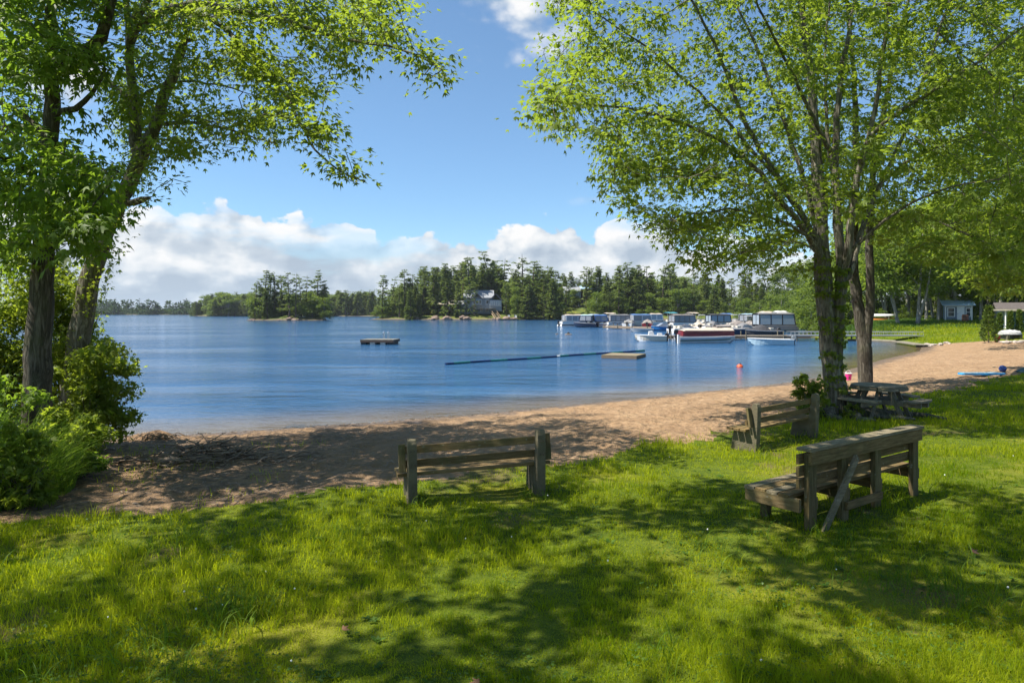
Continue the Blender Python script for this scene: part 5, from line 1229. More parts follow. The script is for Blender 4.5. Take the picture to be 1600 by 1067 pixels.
def build_swim_area():
    # swim raft with ladder
    g = gp(591, 538, 0); t = thing('swim_raft', 'square swim raft with a chrome ladder out on the lake', 'raft', (g.x, g.y + 1.0, 0), R(-4)); W, D = 3.1, 2.6
    for k in range(17): MB().box((-W / 2 + (k + .5) * W / 17, 0, .42), (W / 17 - .014, D, .045)).build('deck_plank', 'grey_wood_y', t)
    for s in (-1, 1):
        MB().box((0, s * (D / 2 - .03), .29), (W, .05, .20)).build('side_beam', 'brown_wall', t); MB().box((s * (W / 2 - .03), 0, .29), (.05, D - .12, .20)).build('side_beam', 'brown_wall', t)
    for x in (-1.28, 1.2): MB().box((x, 0, .06), (.45, D - .2, .30)).build('float', 'dark_float', t)
    for x in (-.42, .55): MB().box((x, 0, .08), (.46, D - .16, .30)).build('float', 'foam_float', t)
    o = MB()
    for s in (0, .44): o.tube([(.02 + s, D / 2 + .12, -.7), (.02 + s, D / 2 + .12, .9), (.02 + s, D / 2 + .02, 1.12), (.02 + s, D / 2 - .2, 1.12), (.02 + s, D / 2 - .34, .95), (.02 + s, D / 2 - .34, .44)], .028, 8)
    o.build('ladder', 'chrome', t)
    # low raft
    g = gp(975, 558.5, 0); t = thing('float_raft', 'low pale plywood raft beside the end of the floating rope', 'raft', (g.x, g.y, 0), R(-24)); W, D = 2.3, 2.6
    for k in range(4): MB().box((0, -D / 2 + (k + .5) * D / 4, .20), (W, D / 4 - .012, .03)).build('deck_board', 'pale_wood', t)
    for s in (-1, 1): MB().box((0, s * (D / 2 - .03), .09), (W, .05, .17)).build('side_beam', 'dock_side', t); MB().box((s * (W / 2 - .03), 0, .09), (.05, D - .12, .17)).build('side_beam', 'dock_side', t)
    # lane rope
    a, b = gp(696, 570, 0), gp(1007, 548.5, 0); d = b - a; t = thing('lane_rope', 'long blue and teal floating lane rope stretched across the swimming area', 'lane rope', a, math.atan2(d.y, d.x)); Lr = d.length; n = 60
    segs = []
    for k in range(n):
        x0, x1 = k * Lr / n, (k + .94) * Lr / n; y = .12 * math.sin(k * .21)
        MB().tube([(x0, y, .045), (x1, .12 * math.sin((k + 1) * .21), .045)], .07, 8).build('float', 'white_paint' if k == 29 else ('rope_green' if k % 9 in (2, 3, 4, 5) else 'rope_blue'), t)
    MB().tube([(k * Lr / 30, .12 * math.sin(k * 2 * .21), .045) for k in range(31)], .02, 5).build('rope', 'rope_blue', t)
    g = gp(1156, 573.5, 0); t = thing('buoy', 'round orange buoy floating close to the beach', 'buoy', (g.x, g.y, -.02), 0, None, (.2, .1))
    MB().lathe([(.01, -.19), (.10, -.165), (.165, -.09), (.19, 0), (.165, .09), (.10, .165), (.04, .186)], (0, 0, 0), 18).build('ball', 'orange_float', t, smooth=True); MB().tube([(0, 0, .17), (0, 0, .23)], [.04, .03], 8).build('eyelet', 'black_plastic', t)
    MB().lathe([(.190, -.025), (.194, 0), (.190, .025)], (0, 0, 0), 18).build('band', 'dark_float', t)
    for px, py, s, lb in [(888, 523, 1.0, 'dark mooring buoy on a flat float out in front of the marina'), (870, 522.5, .4, 'tiny dark marker float left of the flat mooring buoy')]:
        g = gp(px, py, 0); t = thing('mooring_buoy', lb, 'buoy', (g.x, g.y, 0)); MB().lathe([(.45 * s, -.1), (.5 * s, .04), (.4 * s, .1)], (0, 0, 0), 14).build('float', 'dock_side', t); MB().lathe([(.2 * s, .09), (.16 * s, .26 * s), (.05 * s, .36 * s)], (0, 0, 0), 12).build('knob', 'dark_float', t)
    # things left on the sand
    x, y = wpx(1326, 27.5); t = thing('bucket', 'small pink toy bucket with white rim between the two maples', 'bucket', (x, y, H(x, y) + .04), .3)
    MB().lathe([(.09, 0), (.13, .25), (.12, .25), (.085, .02)], (0, 0, 0), 16).build('pail', 'pink_plastic', t); MB().lathe([(.135, .25), (.142, .275), (.125, .275)], (0, 0, 0), 16).build('rim', 'white_paint', t)
    MB().tube([(.13 * math.cos(a), .02, .26 + .12 * math.sin(a)) for a in np.linspace(0, math.pi, 9)], .008, 5).build('handle', 'white_paint', t)
    x, y = wpx(1534, 26.6); z = H(x, y); pr = []
    for u in np.linspace(0, 1, 22): pr.append((u * 1.75 - .87, .27 * (math.sin(math.pi * min(1, .06 + u * .9)) ** .45)))
    t = thing('board', 'blue foam paddle board lying on the sand by the edge of the lawn', 'board', (x, y, z + .06), R(2)); MB().prism(pr + [(a, -b) for a, b in pr[::-1]], 0, .07, 2).build('deck', 'board_blue', t, .012)
    MB().prism([(-.80 + .0, .20), (-.55, .235), (.7, .2), (.7, -.2), (-.55, -.235), (-.80, -.20)], .072, .078, 2).build('pad', 'pale_blue_gel', t); MB().prism([(.70, 0), (.82, 0), (.84, -.12)], -.01, .01, 1).build('fin', 'dark_float', t)
    x, y = wpx(1567, 28.0); o = MB().lathe([(.02, -.14), (.1, -.11), (.145, 0), (.1, .11), (.02, .14)], (0, 0, 0), 18).build('ball', 'ball_blue', smooth=True); o.location = (x, y, H(x, y) + .13); tag(o, 'dark blue ball beside the blue board', 'ball')
    x, y = wpx(1606, 27.8); t = thing('board', 'dark green body board at the right picture edge above the lawn', 'board', (x, y, H(x, y) + .1), R(25), None, (.1, -.2)); MB().prism([(-.5, -.2), (.4, -.22), (.5, 0), (.4, .22), (-.5, .2)], 0, .06, 2).build('deck', 'teal_door', t, .015); MB().prism([(-.49, -.205), (.4, -.226), (.506, 0), (.4, .226), (-.49, .205)], .02, .04, 2).build('edge_band', 'black_plastic', t)

# ------------------------------------------------------------------ buildings
def window(parent, c, w, h, face, frame='white_paint', pane='window_glass', bars=True):
    """window facing -y (face 0) in its parent's space"""
    x, y, z = c; f = MB(); t = .09
    f.box((x, y - .03, z + h / 2 - t / 2), (w, .06, t)); f.box((x, y - .03, z - h / 2 + t / 2), (w, .06, t))
    for s in (-1, 1): f.box((x + s * (w / 2 - t / 2), y - .03, z), (t, .06, h - 2 * t))
    if bars: f.box((x, y - .025, z), (w - 2 * t, .03, .05))
    fo = f.build('window', frame, parent); MB().box((x, y - .012, z), (w - 2 * t, .012, h - 2 * t)).build('pane', pane, fo); return fo
def gable(parent, x0, x1, y0, y1, z, rise, m, over=.4, along=0, name='roof'):
    o = MB(); t = .14
    if along == 0:
        c = (y0 + y1) / 2; pr = [(y0 - over, z - over * rise / ((y1 - y0) / 2)), (c, z + rise), (y1 + over, z - over * rise / ((y1 - y0) / 2))]; o.prism(pr + [(a, b + t) for a, b in pr[::-1]], x0 - over, x1 + over, 0)
    else:
        c = (x0 + x1) / 2; pr = [(x0 - over, z - over * rise / ((x1 - x0) / 2)), (c, z + rise), (x1 + over, z - over * rise / ((x1 - x0) / 2))]; o.prism(pr + [(a, b + t) for a, b in pr[::-1]], y0 - over, y1 + over, 1)
    return o.build(name, m, parent)
def build_buildings():
    # little shed
    x, y = wpx(1498, 84); z = H(x, y); t = thing('shed', 'small grey-blue garden shed with a blue metal roof and white door', 'shed', (x, y, z - .05), R(-27)); W, D, h = 2.85, 2.2, 2.0
    MB().box((0, D / 2, h / 2), (W, D, h)).build('wall', 'shed_wall', t)
    MB().prism([(-.35, h + .02), (D + .3, h + .62), (D + .3, h + .72), (-.35, h + .12)], -W / 2 - .3, W / 2 + .3, 0).build('roof', 'blue_metal', t)
    MB().box((0, -.02, h - .05), (W + .04, .05, .14)).build('fascia', 'white_paint', t)
    for s in (-1, 1): MB().box((s * (W / 2 - .06), -.02, h / 2), (.13, .05, h - .26)).build('corner_board', 'white_paint', t)
    MB().box((.22, -.025, .98), (.80, .05, 1.9)).build('door', 'white_paint', t, .01); MB().lathe([(.03, 0), (.035, .03), (.02, .05)], (-.08, -.09, 1.0), 8).build('handle', 'black_plastic', t)
    window(t, (-.78, -.003, 1.2), .80, 1.15, 0); window(t, (1.0, -.003, 1.2), .55, 1.1, 0)
    MB().box((-.2, -.5, .08), (2.2, .9, .12)).build('step', 'grey_wood', t)
    x, y = wpx(1508.5, 81.5); t = thing('barrel', 'rust-brown barrel standing before the shed window', 'barrel', (x, y, H(x, y))); MB().lathe([(.30, 0), (.36, .3), (.37, .5), (.34, .9), (.30, 1.0)], (0, 0, 0), 16).build('staves', 'brick_red', t)
    for zz in (.22, .72): MB().lathe([(.372, zz - .03), (.378, zz), (.372, zz + .03)], (0, 0, 0), 16).build('hoop', 'dark_float', t)
    # garden building at the right edge
    x, y = wpx(1557, 69); z = H(x, y); t = thing('garden_building', 'low garden building with teal doors and a porch roof at the right edge', 'building', (x, y, z - .1), R(-31)); W, D, h = 9.0, 4.0, 2.15
    MB().box((W / 2 + .4, D / 2 + 1.2, h / 2), (W, D, h)).build('wall', 'shed_wall', t)
    gable(t, .2, W + .6, -.1, D + 1.4, h, .62, 'dark_shingle', .25)
    MB().box((W / 2 + .2, -.34, h - .02), (W + 1.2, .10, .16)).build('gutter', 'tan_trim', t)
    for xx in (.75, 3.4, 6.1): MB().tube([(xx, -.15, 0), (xx, -.15, h - .1)], .065, 10).build('porch_post', 'white_paint', t)
    for k in range(5):
        xx = 1.9 + k * 1.35; f = MB().box((xx, 1.17, .98), (1.02, .06, 1.95)).build('door', 'teal_door', t, .01)
        g = MB()
        for s in (-1, 1): g.box((xx + s * .56, 1.16, .98), (.11, .09, 1.95))
        g.box((xx, 1.16, 2.0), (1.24, .09, .1)); g.build('door_frame', 'tan_trim', t)
        MB().lathe([(.03, 0), (.03, .04)], (xx + .4, 1.10, .95), 8).build('handle', 'chrome', f)
    # cottage on the headland
    x, y = wpx(752, 254); z = 2.2; t = thing('cottage', 'grey-blue lakeside cottage with a gabled roof and a band of white windows', 'cottage', (x, y, z), R(3))
    MB().box((-1, 5, 3.1), (10.5, 8, 6.2)).build('wall', 'cottage_wall', t); MB().box((-7.2, 5, 1.7), (5, 6, 3.4)).build('wall', 'cottage_wall', t); MB().box((5.3, 3.6, 3.1), (4.6, 7, 4.2)).build('wall', 'cottage_wall', t)
    gable(t, -6.2, 4.3, 1, 9, 6.2, 2.6, 'grey_shingle', .5); gable(t, 3.0, 7.6, .1, 7.1, 5.2, 2.2, 'grey_shingle', .45, 1); gable(t, -9.7, -4.7, 2, 8, 3.4, 1.4, 'grey_shingle', .4); gable(t, -3.6, .6, .2, 4.0, 5.6, 2.0, 'grey_shingle', .35, 1)
    MB().box((-1.5, .7, 4.4), (4.0, .7, 2.4)).build('wall', 'cottage_wall', t)
    for k in range(5): window(t, (3.6 + k * .85, .09, 3.9), .72, 1.9, 0, pane='bright_pane', bars=False)
    for xx in (-5.0, -2.6, -1.5, -.4, 2.2): window(t, (xx, .98 if abs(xx + 1.5) > 1.2 else .34, 4.4), .9, 1.5, 0, bars=False)
    for xx in (-9.0, -7.6, -6.2): window(t, (xx, 1.98, 1.9), .95, 1.6, 0, pane='bright_pane')
    for xx in (-4.6, -2.4, 0, 2.2): window(t, (xx, .98, 1.5), 1.1, 1.5, 0, bars=False)
    MB().box((.5, -.9, 1.9), (9.5, 3.0, .18)).build('balcony', 'grey_wood', t)
    for k in range(14): MB().box((-4.0 + k * .69, -2.35, 2.45), (.07, .07, .95)).build('baluster', 'grey_wood_post', t)
    MB().box((.5, -2.35, 2.95), (9.5, .1, .08)).build('balcony_rail', 'grey_wood', t); MB().box((-5.0, 6, 8.6), (.9, .9, 2.6)).build('chimney', 'stone', t)
    # stairs from the cottage to the shore
    a, b = at(770, 487, 254), at(779, 500, 246); t = thing('stairway', 'long pale timber stairs running from the cottage down to the shore', 'stairs', b); d = a - b
    for s in (-1, 1): MB().bar((s * .9, 0, 0), (d.x + s * .9, d.y, d.z), .15, .3).build('stringer', 'new_wood', t); MB().bar((s * .9, 0, 1.0), (d.x + s * .9, d.y, d.z + 1.0), .1, .12).build('handrail', 'new_wood', t)
    for k in range(14): MB().box((d.x * k / 14, d.y * k / 14, d.z * k / 14 + .15), (1.7, .32, .06)).build('tread', 'new_wood', t)
    g = gp(794, 499.6, .3); t = thing('dock', 'small cottage dock at the foot of the timber stairs', 'dock', (g.x, 244.5, .0)); MB().box((0, 0, .4), (7, 3, .14)).build('deck', 'pale_wood', t)
    for xx in (-3, 0, 3): MB().tube([(xx, -1.3, -1), (xx, -1.3, .35)], .12, 7).build('post', 'grey_wood_post', t)
    for i, (px, c) in enumerate([(795, 'white_paint'), (806, 'white_paint')]):
        x, y = wpx(px, 245); t = thing('lawn_chair', ['white chair on the small cottage dock', 'white chair at the right end of the small cottage dock'][i], 'chair', (x, y, .48)); MB().box((0, 0, .4), (.7, .7, .08)).build('seat', c, t); MB().box((0, .35, .85), (.7, .1, .95)).build('backrest', c, t)
        for sx in (-1, 1):
            for sy in (-1, 1): MB().box((sx * .3, sy * .3, .18), (.08, .08, .36)).build('leg', c, t)
    # dark cottage half hidden left of it
    x, y = wpx(692, 260); t = thing('cabin', 'brown-roofed cabin half hidden in the trees left of the grey-blue cottage', 'cabin', (x, y, 2.6), R(-6)); MB().box((0, 3, 1.7), (8, 6, 3.4)).build('wall', 'brown_wall', t); gable(t, -4, 4, 0, 6, 3.4, 1.5, 'tan_trim', .7)
    for xx in (-2.4, 0, 2.4): window(t, (xx, -.003, 2.0), 1.3, 1.4, 0, 'brown_wall', 'bright_pane')
    MB().box((0, -1.2, .3), (8.4, 2.4, .18)).build('deck', 'grey_wood', t)
    for k in range(9): MB().box((-4 + k, -2.3, .85), (.08, .08, 1.0)).build('baluster', 'grey_wood_post', t)
    MB().box((0, -2.3, 1.35), (8.3, .1, .08)).build('rail', 'grey_wood', t)
    # house high on the headland behind the boats
    x, y = wpx(908, 276); t = thing('house', 'dark house with a grey-blue roof high among the pines above the marina', 'house', (x, y, 7.2), R(5)); MB().box((3, 4, 2.6), (5.2, 7, 5.2)).build('wall', 'brown_wall', t); MB().box((-3.2, 4, 2.8), (6.4, 7, 3.0)).build('wall', 'cottage_wall', t)
    gable(t, .4, 5.6, .5, 7.5, 5.2, 1.4, 'blue_metal', .6); gable(t, -6.4, 0, .5, 7.5, 4.3, 1.6, 'grey_shingle', .5)
    for xx in (-5, -3.2, -1.4): window(t, (xx, .497, 3.0), 1.2, 1.4, 0, pane='bright_pane')
    for xx in (1.8, 4.0): window(t, (xx, .497, 3.4), 1.4, 1.7, 0)
    # open boathouse behind the moored boats
    x, y = wpx(1059, 243); t = thing('boathouse', 'open-fronted dark boathouse with a flat pale roof behind the moored boats', 'boathouse', (x, y, .6)); MB().box((0, 4, 3.15), (9, 6, .3)).build('roof', 'pale_wood', t); MB().box((0, 6.5, 1.5), (8.4, .3, 3)).build('wall', 'brown_wall', t)
    for s in (-1, 1): MB().box((s * 4.1, 4, 1.5), (.25, 5.4, 3.0)).build('wall', 'brown_wall', t)
    for xx in (-4, -1.4, 1.4, 4): MB().box((xx, 1.2, 1.5), (.25, .25, 3)).build('post', 'grey_wood_post', t)
    # covered dinghy, red pail, stones, stored canoes
    x, y = wpx(1578, 59); z = H(x, y); t = thing('dinghy', 'small upturned dinghy under a white tarpaulin on the far lawn', 'boat', (x, y, z + .35), R(6)); o = MB(); n = 12
    for i in range(n + 1):
        u = i / n; w = .62 * math.sin(math.pi * (.08 + .84 * u)) ** .6
        for k in range(7): a = math.pi * k / 6; o.v.append(((u - .5) * 1.8, -math.cos(a) * w, .06 + .42 * math.sin(a) * (.75 + .25 * math.sin(u * 3.1)) + .03 * math.sin(u * 23 + k)))
    for i in range(n):
        for k in range(6): a = i * 7 + k; o.f.append((a, a + 7, a + 8, a + 1))
    o.f += [tuple(range(7)), tuple(n * 7 + k for k in reversed(range(7)))]; o.build('tarpaulin', 'white_tarp', t)
    MB().tube([((u - .5) * 1.86, -.66 * math.sin(math.pi * (.08 + .84 * u)) ** .6, .05) for u in np.linspace(0, 1, 12)], .04, 6).build('gunwale', 'dark_float', t)
    for xx in (-.6, .6): MB().box((xx, 0, -.16), (.2, 1.1, .34)).build('trestle', 'grey_wood_post', t)
    x, y = wpx(1558, 56.5); t = thing('bucket', 'red pail standing left of the covered dinghy', 'bucket', (x, y, H(x, y))); MB().lathe([(.17, 0), (.24, .46), (.22, .46), (.16, .03)], (0, 0, 0), 16).build('pail', 'red_plastic', t); MB().lathe([(.245, .43), (.26, .46), (.245, .49)], (0, 0, 0), 16).build('rim', 'red_plastic', t); MB().tube([(.25 * math.cos(a), .02, .46 + .2 * math.sin(a)) for a in np.linspace(0, math.pi, 9)], .012, 5).build('handle', 'chrome', t)
    def stone(px, Y, s, lb, grp, m='stone'):
        x, y = wpx(px, Y); bm = bmesh.new(); bmesh.ops.create_icosphere(bm, subdivisions=2, radius=1)
        k = rng.uniform(.8, 1.25, 3)
        for v in bm.verts: v.co = Vector((v.co.x * k[0] * 1.2, v.co.y * k[1], v.co.z * k[2] * .62)) * s * (1 + .22 * math.sin(v.co.x * 3 + k[0] * 9) * math.cos(v.co.y * 2.7 + v.co.z * 3 + k[1] * 7))
        me = bpy.data.meshes.new('stone'); bm.to_mesh(me); bm.free(); me.materials.append(M[m]); o = link(bpy.data.objects.new('stone', me)); o.location = (x, y, max(H(x, y), hill_z(x, y)) + s * .2); o.rotation_euler = (0, 0, rng.uniform(0, 6)); tag(o, lb, 'stone', grp)
    for i in range(26): stone(rng.uniform(1436, 1486), rng.uniform(57.8, 60.5), rng.uniform(.09, .22), 'pale stone in the row edging the far lawn by the lagoon', 'stones edging the far lawn')
    for px, s in [(1566, .26), (1573, .3), (1581, .24), (1589, .3), (1597, .28), (1577, .2), (1593, .2)]: stone(px, rng.uniform(53.6, 55), s, 'whitish boulder in front of the covered dinghy', 'boulders by the covered dinghy')
    for i in range(16): stone(rng.uniform(620, 900), 244 + rng.uniform(-1, 2), rng.uniform(.6, 1.5), 'pinkish boulder on the waterline of the headland', 'boulders on the headland shore', 'tan_stone')
    for i in range(7): stone(rng.uniform(386, 516), 226.5 + rng.uniform(-.5, 2), rng.uniform(.5, 1.0), 'brown boulder on the waterline of the small island', 'boulders on the island shore', 'tan_stone')
    x, y = wpx(1372, 88); z = H(x, y); t = thing('canoe_rack', 'low timber rack holding canoes at the edge of the grove', 'rack', (x, y, z))
    for xx in (-1.2, 1.2):
        for yy in (-.4, .4): MB().box((xx, yy, .45), (.09, .09, .9)).build('post', 'grey_wood_post', t)
        for zz in (.32, .8): MB().box((xx, 0, zz), (.07, 1.0, .07)).build('crossbar', 'grey_wood_y', t)
    for zz, m, lb in [(.37, 'orange_hull', 'orange canoe on the lower level of the canoe rack'), (.85, 'white_gel', 'white canoe on the top of the canoe rack')]:
        o = MB(); n = 14
        for i in range(n + 1):
            u = i / n; w = .42 * max(.03, math.sin(math.pi * u)) ** .75
            for k in range(7): a = math.pi * k / 6; o.v.append(((u - .5) * 4.2, -math.cos(a) * w, math.sin(a) * .30 * max(.1, math.sin(math.pi * u)) ** .3 + .10 * abs(2 * u - 1) ** 3))
        for i in range(n):
            for k in range(6): a = i * 7 + k; o.f.append((a, a + 7, a + 8, a + 1))
        o.f += [tuple(range(7)), tuple(n * 7 + k for k in reversed(range(7)))]
        o = o.build('canoe', m, smooth=True); o.location = (x, y, z + zz); tag(o, lb, 'canoe')
# ------------------------------------------------------------------ benches, table, brushwood
def slab_bench(label, a, b, m='bench_wood', posts='bench_wood_post', slab='concrete', lift=0):
    """bench from ground point a to b (the back posts), facing away from the camera"""
    a, b = Vector(a), Vector(b); d = b - a; Lh = d.length; mid = (a + b) / 2
    za, zb = H(a.x, a.y), H(b.x, b.y)
    t = thing('park_bench', label, 'bench', (mid.x, mid.y, (za + zb) / 2 - .02), math.atan2(d.y, d.x), None, (0, -math.atan2(zb - za + lift, Lh)))
    # side profile: y runs from the back (0) to the front; a post with a rounded head grown into a broad foot
    prof = [(-.03, -.12), (.50, -.12), (.47, .02), (.40, .37), (.10, .37), (.055, .60), (.035, .80), (.02, .845), (-.02, .865), (-.065, .85), (-.085, .80), (-.07, .45)]
    for s in (-1, 1):
        x = s * Lh / 2; MB().prism(prof, x - .055, x + .055, 0).build('support', slab, t, .012)
    for k in range(3):
        y = .14 + k * .135; MB().box((.0, y, .395 + rng.uniform(-.002, .004)), (Lh + .34 - .01 * k, .118, .042)).build('seat_plank', m, t, .006)
    tilt = Matrix.Rotation(R(-9), 3, 'X')
    for k, z in enumerate((.535, .715)):
        MB().box((0, .085 - k * .03, z), (Lh + .30 if k == 0 else Lh + .26, .040, .094), tilt).build('back_slat', m, t, .006)
    for s in (-1, 1):
        MB().box((s * (Lh / 2 + .115), .035, .62), (.085, .045, .34), tilt).build('cleat', posts, t, .005)
        o = MB()
        for z in (.545, .715):
            for dx in (-.02, .02): o.lathe([(.009, 0), (.009, .008)], (s * Lh / 2 + dx, -.088, z), 7)
        o.build('bolt', 'rusty_bolt', t)
    return t
def long_bench():
    a, b = gp(1262, 816, .74), gp(1427, 763, .74); d = b - a; Lh = d.length
    t = thing('long_bench', 'long plank-backed wooden bench with a flat cap rail and diagonal brace', 'bench', (a.x, a.y, (H(a.x, a.y) + H(b.x, b.y)) / 2), math.atan2(d.y, d.x), None, (0, -math.atan2(H(b.x, b.y) - H(a.x, a.y), Lh)))
    for k in range(4):
        x = [0.02, .68, 1.42, Lh - .04][k]; MB().box((x, -.02, .40), (.14 if k else .15, .06, .86)).build('post', 'bench_wood_post', t, .006)
        MB().box((x, .52, .15), (.09, .09, .36)).build('front_leg', 'bench_wood_post', t, .006); MB().box((x + .076 + .021, .26, .27), (.04, .60, .13)).build('seat_bearer', 'bench_wood_y', t, .005)
    for k, z in enumerate((.50, .63, .76)): MB().box((Lh / 2 - .03, .032, z), (Lh + .22, .038, .105)).build('back_slat', 'bench_wood', t, .005)
    MB().box((Lh / 2 - .02, -.075, .775), (Lh + .12, .038, .14)).build('face_board', 'bench_wood', t, .005)
    MB().box((Lh / 2 - .02, -.02, .868), (Lh + .18, .17, .036)).build('cap_rail', 'pale_wood', t, .006)
    for k in range(4): MB().box((Lh / 2 - .08, .14 + k * .142, .365), (Lh + .30, .128, .04)).build('seat_plank', 'pale_wood' if k % 2 else 'bench_wood', t, .006)
    MB().box((-.205, .29, .29), (.045, .66, .14)).build('end_board', 'bench_wood_y', t, .006)
    MB().bar((.80, -.115, .70), (.06, -.125, -.06), .035, .085, (0, 0, 1)).build('brace', 'pale_wood', t, .004)
    MB().box((1.05, -.075, .16), (.8, .03, .09)).build('rail', 'bench_wood', t, .004)
def picnic_table():
    x, y = at(1373, 640, 15.9)[:2]; z = (H(x, y) + H(x, y - .5)) / 2; t = thing('picnic_table', 'round weathered picnic table with attached curved seats under the maples', 'picnic table', (x, y, z - .02), R(14))
    Rt = .585; n = 7; w = 2 * Rt / n
    for k in range(n):
        u0, u1 = -Rt + k * w + .006, -Rt + (k + 1) * w - .006; pts = [(math.sqrt(max(Rt ** 2 - u * u, 0)), u) for u in np.linspace(u0, u1, 5)]
        MB().prism(pts + [(-a, b) for a, b in pts[::-1]], .695, .733, 2).build('tabletop_plank', 'grey_wood', t, .003)
    for k in range(8):
        a0, a1 = k * math.pi / 4 + .02, (k + 1) * math.pi / 4 - .02; an = np.linspace(a0, a1, 5); pr = [(math.cos(q) * (Rt + .022), math.sin(q) * (Rt + .022)) for q in an] + [(math.cos(q) * (Rt - .02), math.sin(q) * (Rt - .02)) for q in an[::-1]]
        MB().prism(pr, .635, .69, 2).build('rim_board', 'grey_wood', t)
    for k in range(4):
        q = k * math.pi / 2 + .35; c, s = math.cos(q), math.sin(q); px, py = -s, c
        for o in (-.16, .16):
            MB().bar((c * .30 + px * o, s * .30 + py * o, .69), (c * .66 + px * o, s * .66 + py * o, -.05), .085, .045, (px, py, 0)).build('leg', 'grey_wood_post', t, .004)
            MB().bar((px * o, py * o, .36), (c * 1.02 + px * o, s * 1.02 + py * o, .36), .042, .11).build('beam', 'grey_wood', t, .004)
        for j in range(2):
            r0 = .78 + j * .15; an = np.linspace(-.5, .5, 7) * (.86 / r0); pr = [(math.cos(q + v) * r0, math.sin(q + v) * r0) for v in an] + [(math.cos(q + v) * (r0 + .135), math.sin(q + v) * (r0 + .135)) for v in an[::-1]]
            MB().prism(pr, .42, .462, 2).build('seat_plank', 'grey_wood', t, .004)
def brushwood():
    a, b = gp(243, 731, .48), gp(412, 714, .50); d = b - a
    o = MB(); n = 9
    o.tube([(d.x * i / n, d.y * i / n + .05 * math.sin(i * 1.3), .05 + .03 * math.sin(i * 2.1) + H(a.x + d.x * i / n, a.y + d.y * i / n) - H(a.x, a.y)) for i in range(n + 1)], [.045 + .012 * math.sin(i) - .001 * i for i in range(n + 1)], 9)
    o.tube([(d.x * .62, d.y * .62, .06), (d.x * .72, d.y * .62 + .2, .2), (d.x * .78, d.y * .62 + .34, .26)], [.025, .018, .008], 6)
    o = o.build('log', 'stick_wood', smooth=True); o.location = (a.x, a.y, H(a.x, a.y)); tag(o, 'long thin driftwood log lying in front of the brushwood heap on the sand', 'log')
    c = gp(325, 720, .5); V = MB()
    for k in range(300):
        px, py = rng.normal() * .72, rng.normal() * .30; top = .36 * math.exp(-(px / .55) ** 2 - (py / .3) ** 2); z = H(c.x + px, c.y + py) - H(c.x, c.y) + rng.random() * top + .01
        an = rng.normal() * .8 if rng.random() < .7 else rng.uniform(0, 6); Ls = min(rng.gamma(3, .08) + .06, .55); e = min(abs(rng.normal()) * .2, .3) * (1 + top * 1.5)
        p0 = Vector((px, py, z)); p2 = p0 + Vector((math.cos(an) * Ls, math.sin(an) * Ls * .7, abs(e) * Ls)); p1 = (p0 + p2) / 2 + Vector(rng.normal(size=3) * .03); r0 = rng.uniform(.005, .02)
        V.tube([p0, p1, p2], [r0, r0 * .85, r0 * .5], 4)
    o = V.build('brushwood_heap', 'stick_wood', smooth=True); o.location = (c.x, c.y, H(c.x, c.y)); tag(o, 'low heap of dead branches and twigs on the shaded sand', 'brushwood', kind='stuff')
    V = MB()      # litter of twigs and bark over the shaded sand
    for k in range(900):
        Y = rng.uniform(8.2, 15.5); X = rng.uniform(-.62, -.12) * Y; P = np.array([[X, Y]])
        if shore_d(P)[0] < .25 or lawn_d(P)[0] > -.1: continue
        an = rng.uniform(0, 6.28); Ls = rng.gamma(2, .045) + .02; z = H(X, Y) + .02; r0 = rng.uniform(.003, .009)
        V.tube([(X, Y, z), (X + math.cos(an) * Ls * .5 + rng.normal() * .01, Y + math.sin(an) * Ls * .5, z + .012), (X + math.cos(an) * Ls, Y + math.sin(an) * Ls, z + .004)], [r0, r0, r0 * .6], 3)
    k = 0      # wrack line along the water's edge
    while k < 520:
        i = rng.integers(4, 9); u = rng.random(); a_, b_ = np.array(SHORE[i]), np.array(SHORE[i + 1]); p = a_ + (b_ - a_) * u; nrm = np.array([b_[1] - a_[1], a_[0] - b_[0]]); nrm = nrm / np.linalg.norm(nrm); p = p + nrm * abs(.45 + rng.normal() * .22) + rng.normal(size=2) * .05
        if shore_d(p[None])[0] < .12: k += 1; continue
        an = math.atan2(b_[1] - a_[1], b_[0] - a_[0]) + rng.normal() * .6; Ls = rng.gamma(2, .035) + .02; z = H(*p) + .012; r0 = rng.uniform(.003, .009)
        V.tube([(p[0], p[1], z), (p[0] + math.cos(an) * Ls * .5, p[1] + math.sin(an) * Ls * .5, z + .01), (p[0] + math.cos(an) * Ls, p[1] + math.sin(an) * Ls, z)], [r0, r0, r0 * .6], 3); k += 1
    tag(V.build('twigs', 'stick_wood'), kind='stuff')
    # root clump washed up at the waterline
    c = gp(238, 690, .12); V = MB()
    bm = MB(); n = 14
    bm.lathe([(.42, -.15), (.36, .02), (.24, .12), (.10, .17), (.01, .18)], (0, 0, 0), 16); bm.v = [(x * 1.5 + .04 * math.sin(y * 9), y * .8, z + .03 * math.sin(x * 11 + y * 7)) for x, y, z in bm.v]
    t = thing('root_clump', 'small mound of washed-up roots at the water edge left of the log', 'root clump', (c.x, c.y, H(c.x, c.y) + .02)); bm.build('mound', 'sand', t, smooth=True)
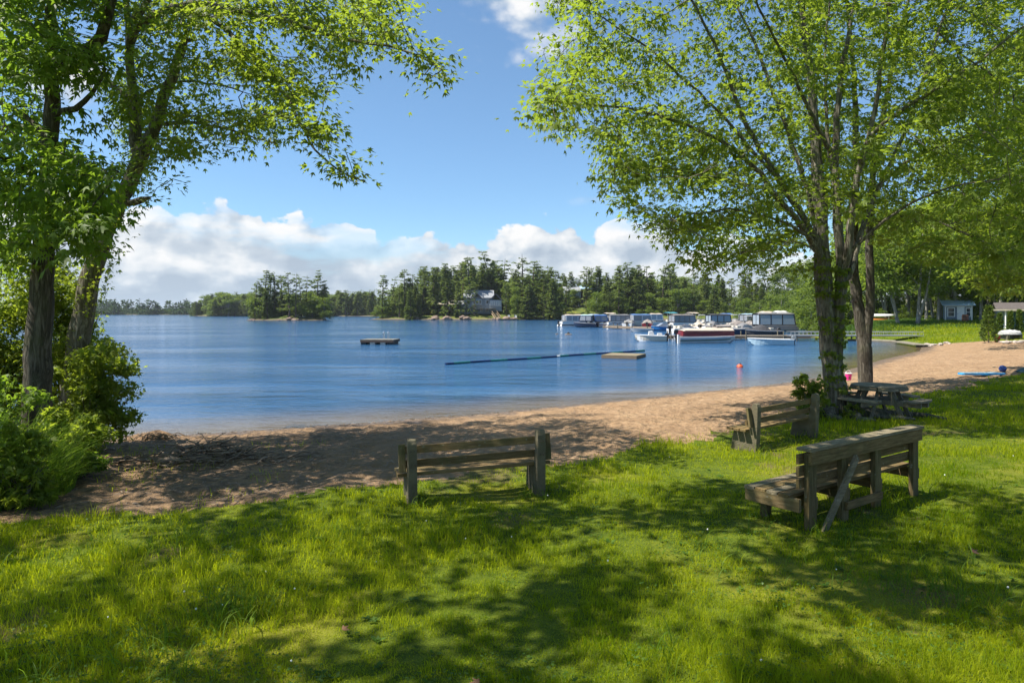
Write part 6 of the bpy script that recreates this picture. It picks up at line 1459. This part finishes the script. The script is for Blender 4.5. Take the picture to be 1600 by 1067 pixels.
    for k in range(26):
        an = rng.uniform(0, 6.28); q = rng.uniform(.1, .5); V.tube([(math.cos(an) * q, math.sin(an) * q * .6, .14 - q * .2), (math.cos(an) * (q + .15), math.sin(an) * (q + .1), .16 - q * .2), (math.cos(an) * (q + .32), math.sin(an) * (q + .2), .0)], [.012, .01, .005], 4)
    V.build('roots', 'stick_wood', t)
    # surface roots and soil at the foot of the big maple
    b = gp(1310, 640, .72); z = H(b.x, b.y); t = thing('tree_root', 'dark gnarled surface roots spreading right from the foot of the large maple', 'root', (b.x, b.y, z))
    for k, (an, Lr, r0) in enumerate([(-.15, 1.9, .12), (-.5, 1.3, .10), (-1.2, .8, .12), (.4, 1.2, .1), (-2.2, .7, .12), (-2.9, .7, .11)]):
        pts = []
        for i in range(7):
            u = i / 6; x, y = math.cos(an + .25 * math.sin(u * 4 + k)) * (.28 + Lr * u), math.sin(an + .25 * math.sin(u * 4 + k)) * (.28 + Lr * u) ; pts.append((x, y, H(b.x + x, b.y + y) - z + .10 * (1 - u) ** 2 + .02 + .03 * math.sin(u * 9)))
        MB().tube(pts, [r0 * (1.25 - u) for u in np.linspace(0, 1, 7)], 8).build('root', 'maple_bark', t, smooth=True)
def build_furniture():
    a, b = gp(645, 778, .70), gp(845, 760, .72)
    slab_bench('weathered two-slat bench on the lawn facing the lake, in the middle', (a.x, a.y), (b.x, b.y), lift=.05)
    a, b = gp(1181, 694, .72), gp(1273, 676, .72)
    slab_bench('brown slab-ended bench in front of the large maple at the edge of the sand', (a.x, a.y), (b.x, b.y))
    long_bench(); picnic_table(); brushwood()

# ------------------------------------------------------------------ build everything
build_far()
build_buildings()
build_marina()
build_big_trees()
woods_right()
build_shrubs()
build_swim_area()
build_furniture()
build_grass()

# ------------------------------------------------------------------ summer haze over the lake
m = bpy.data.materials.new('haze'); m.use_nodes = True; t = NT(m.node_tree); t.n.clear(); M['haze'] = m
v = t.new('ShaderNodeVolumePrincipled', {'Color': (.80, .88, .97, 1), 'Density': .00011, 'Anisotropy': .25}); o = t.new('ShaderNodeOutputMaterial'); t.l.new(v.outputs[0], o.inputs['Volume'])
tag(MB().box((0, 0, 14.5), (10900, 10900, 37)).build('haze', 'haze'), kind='stuff')
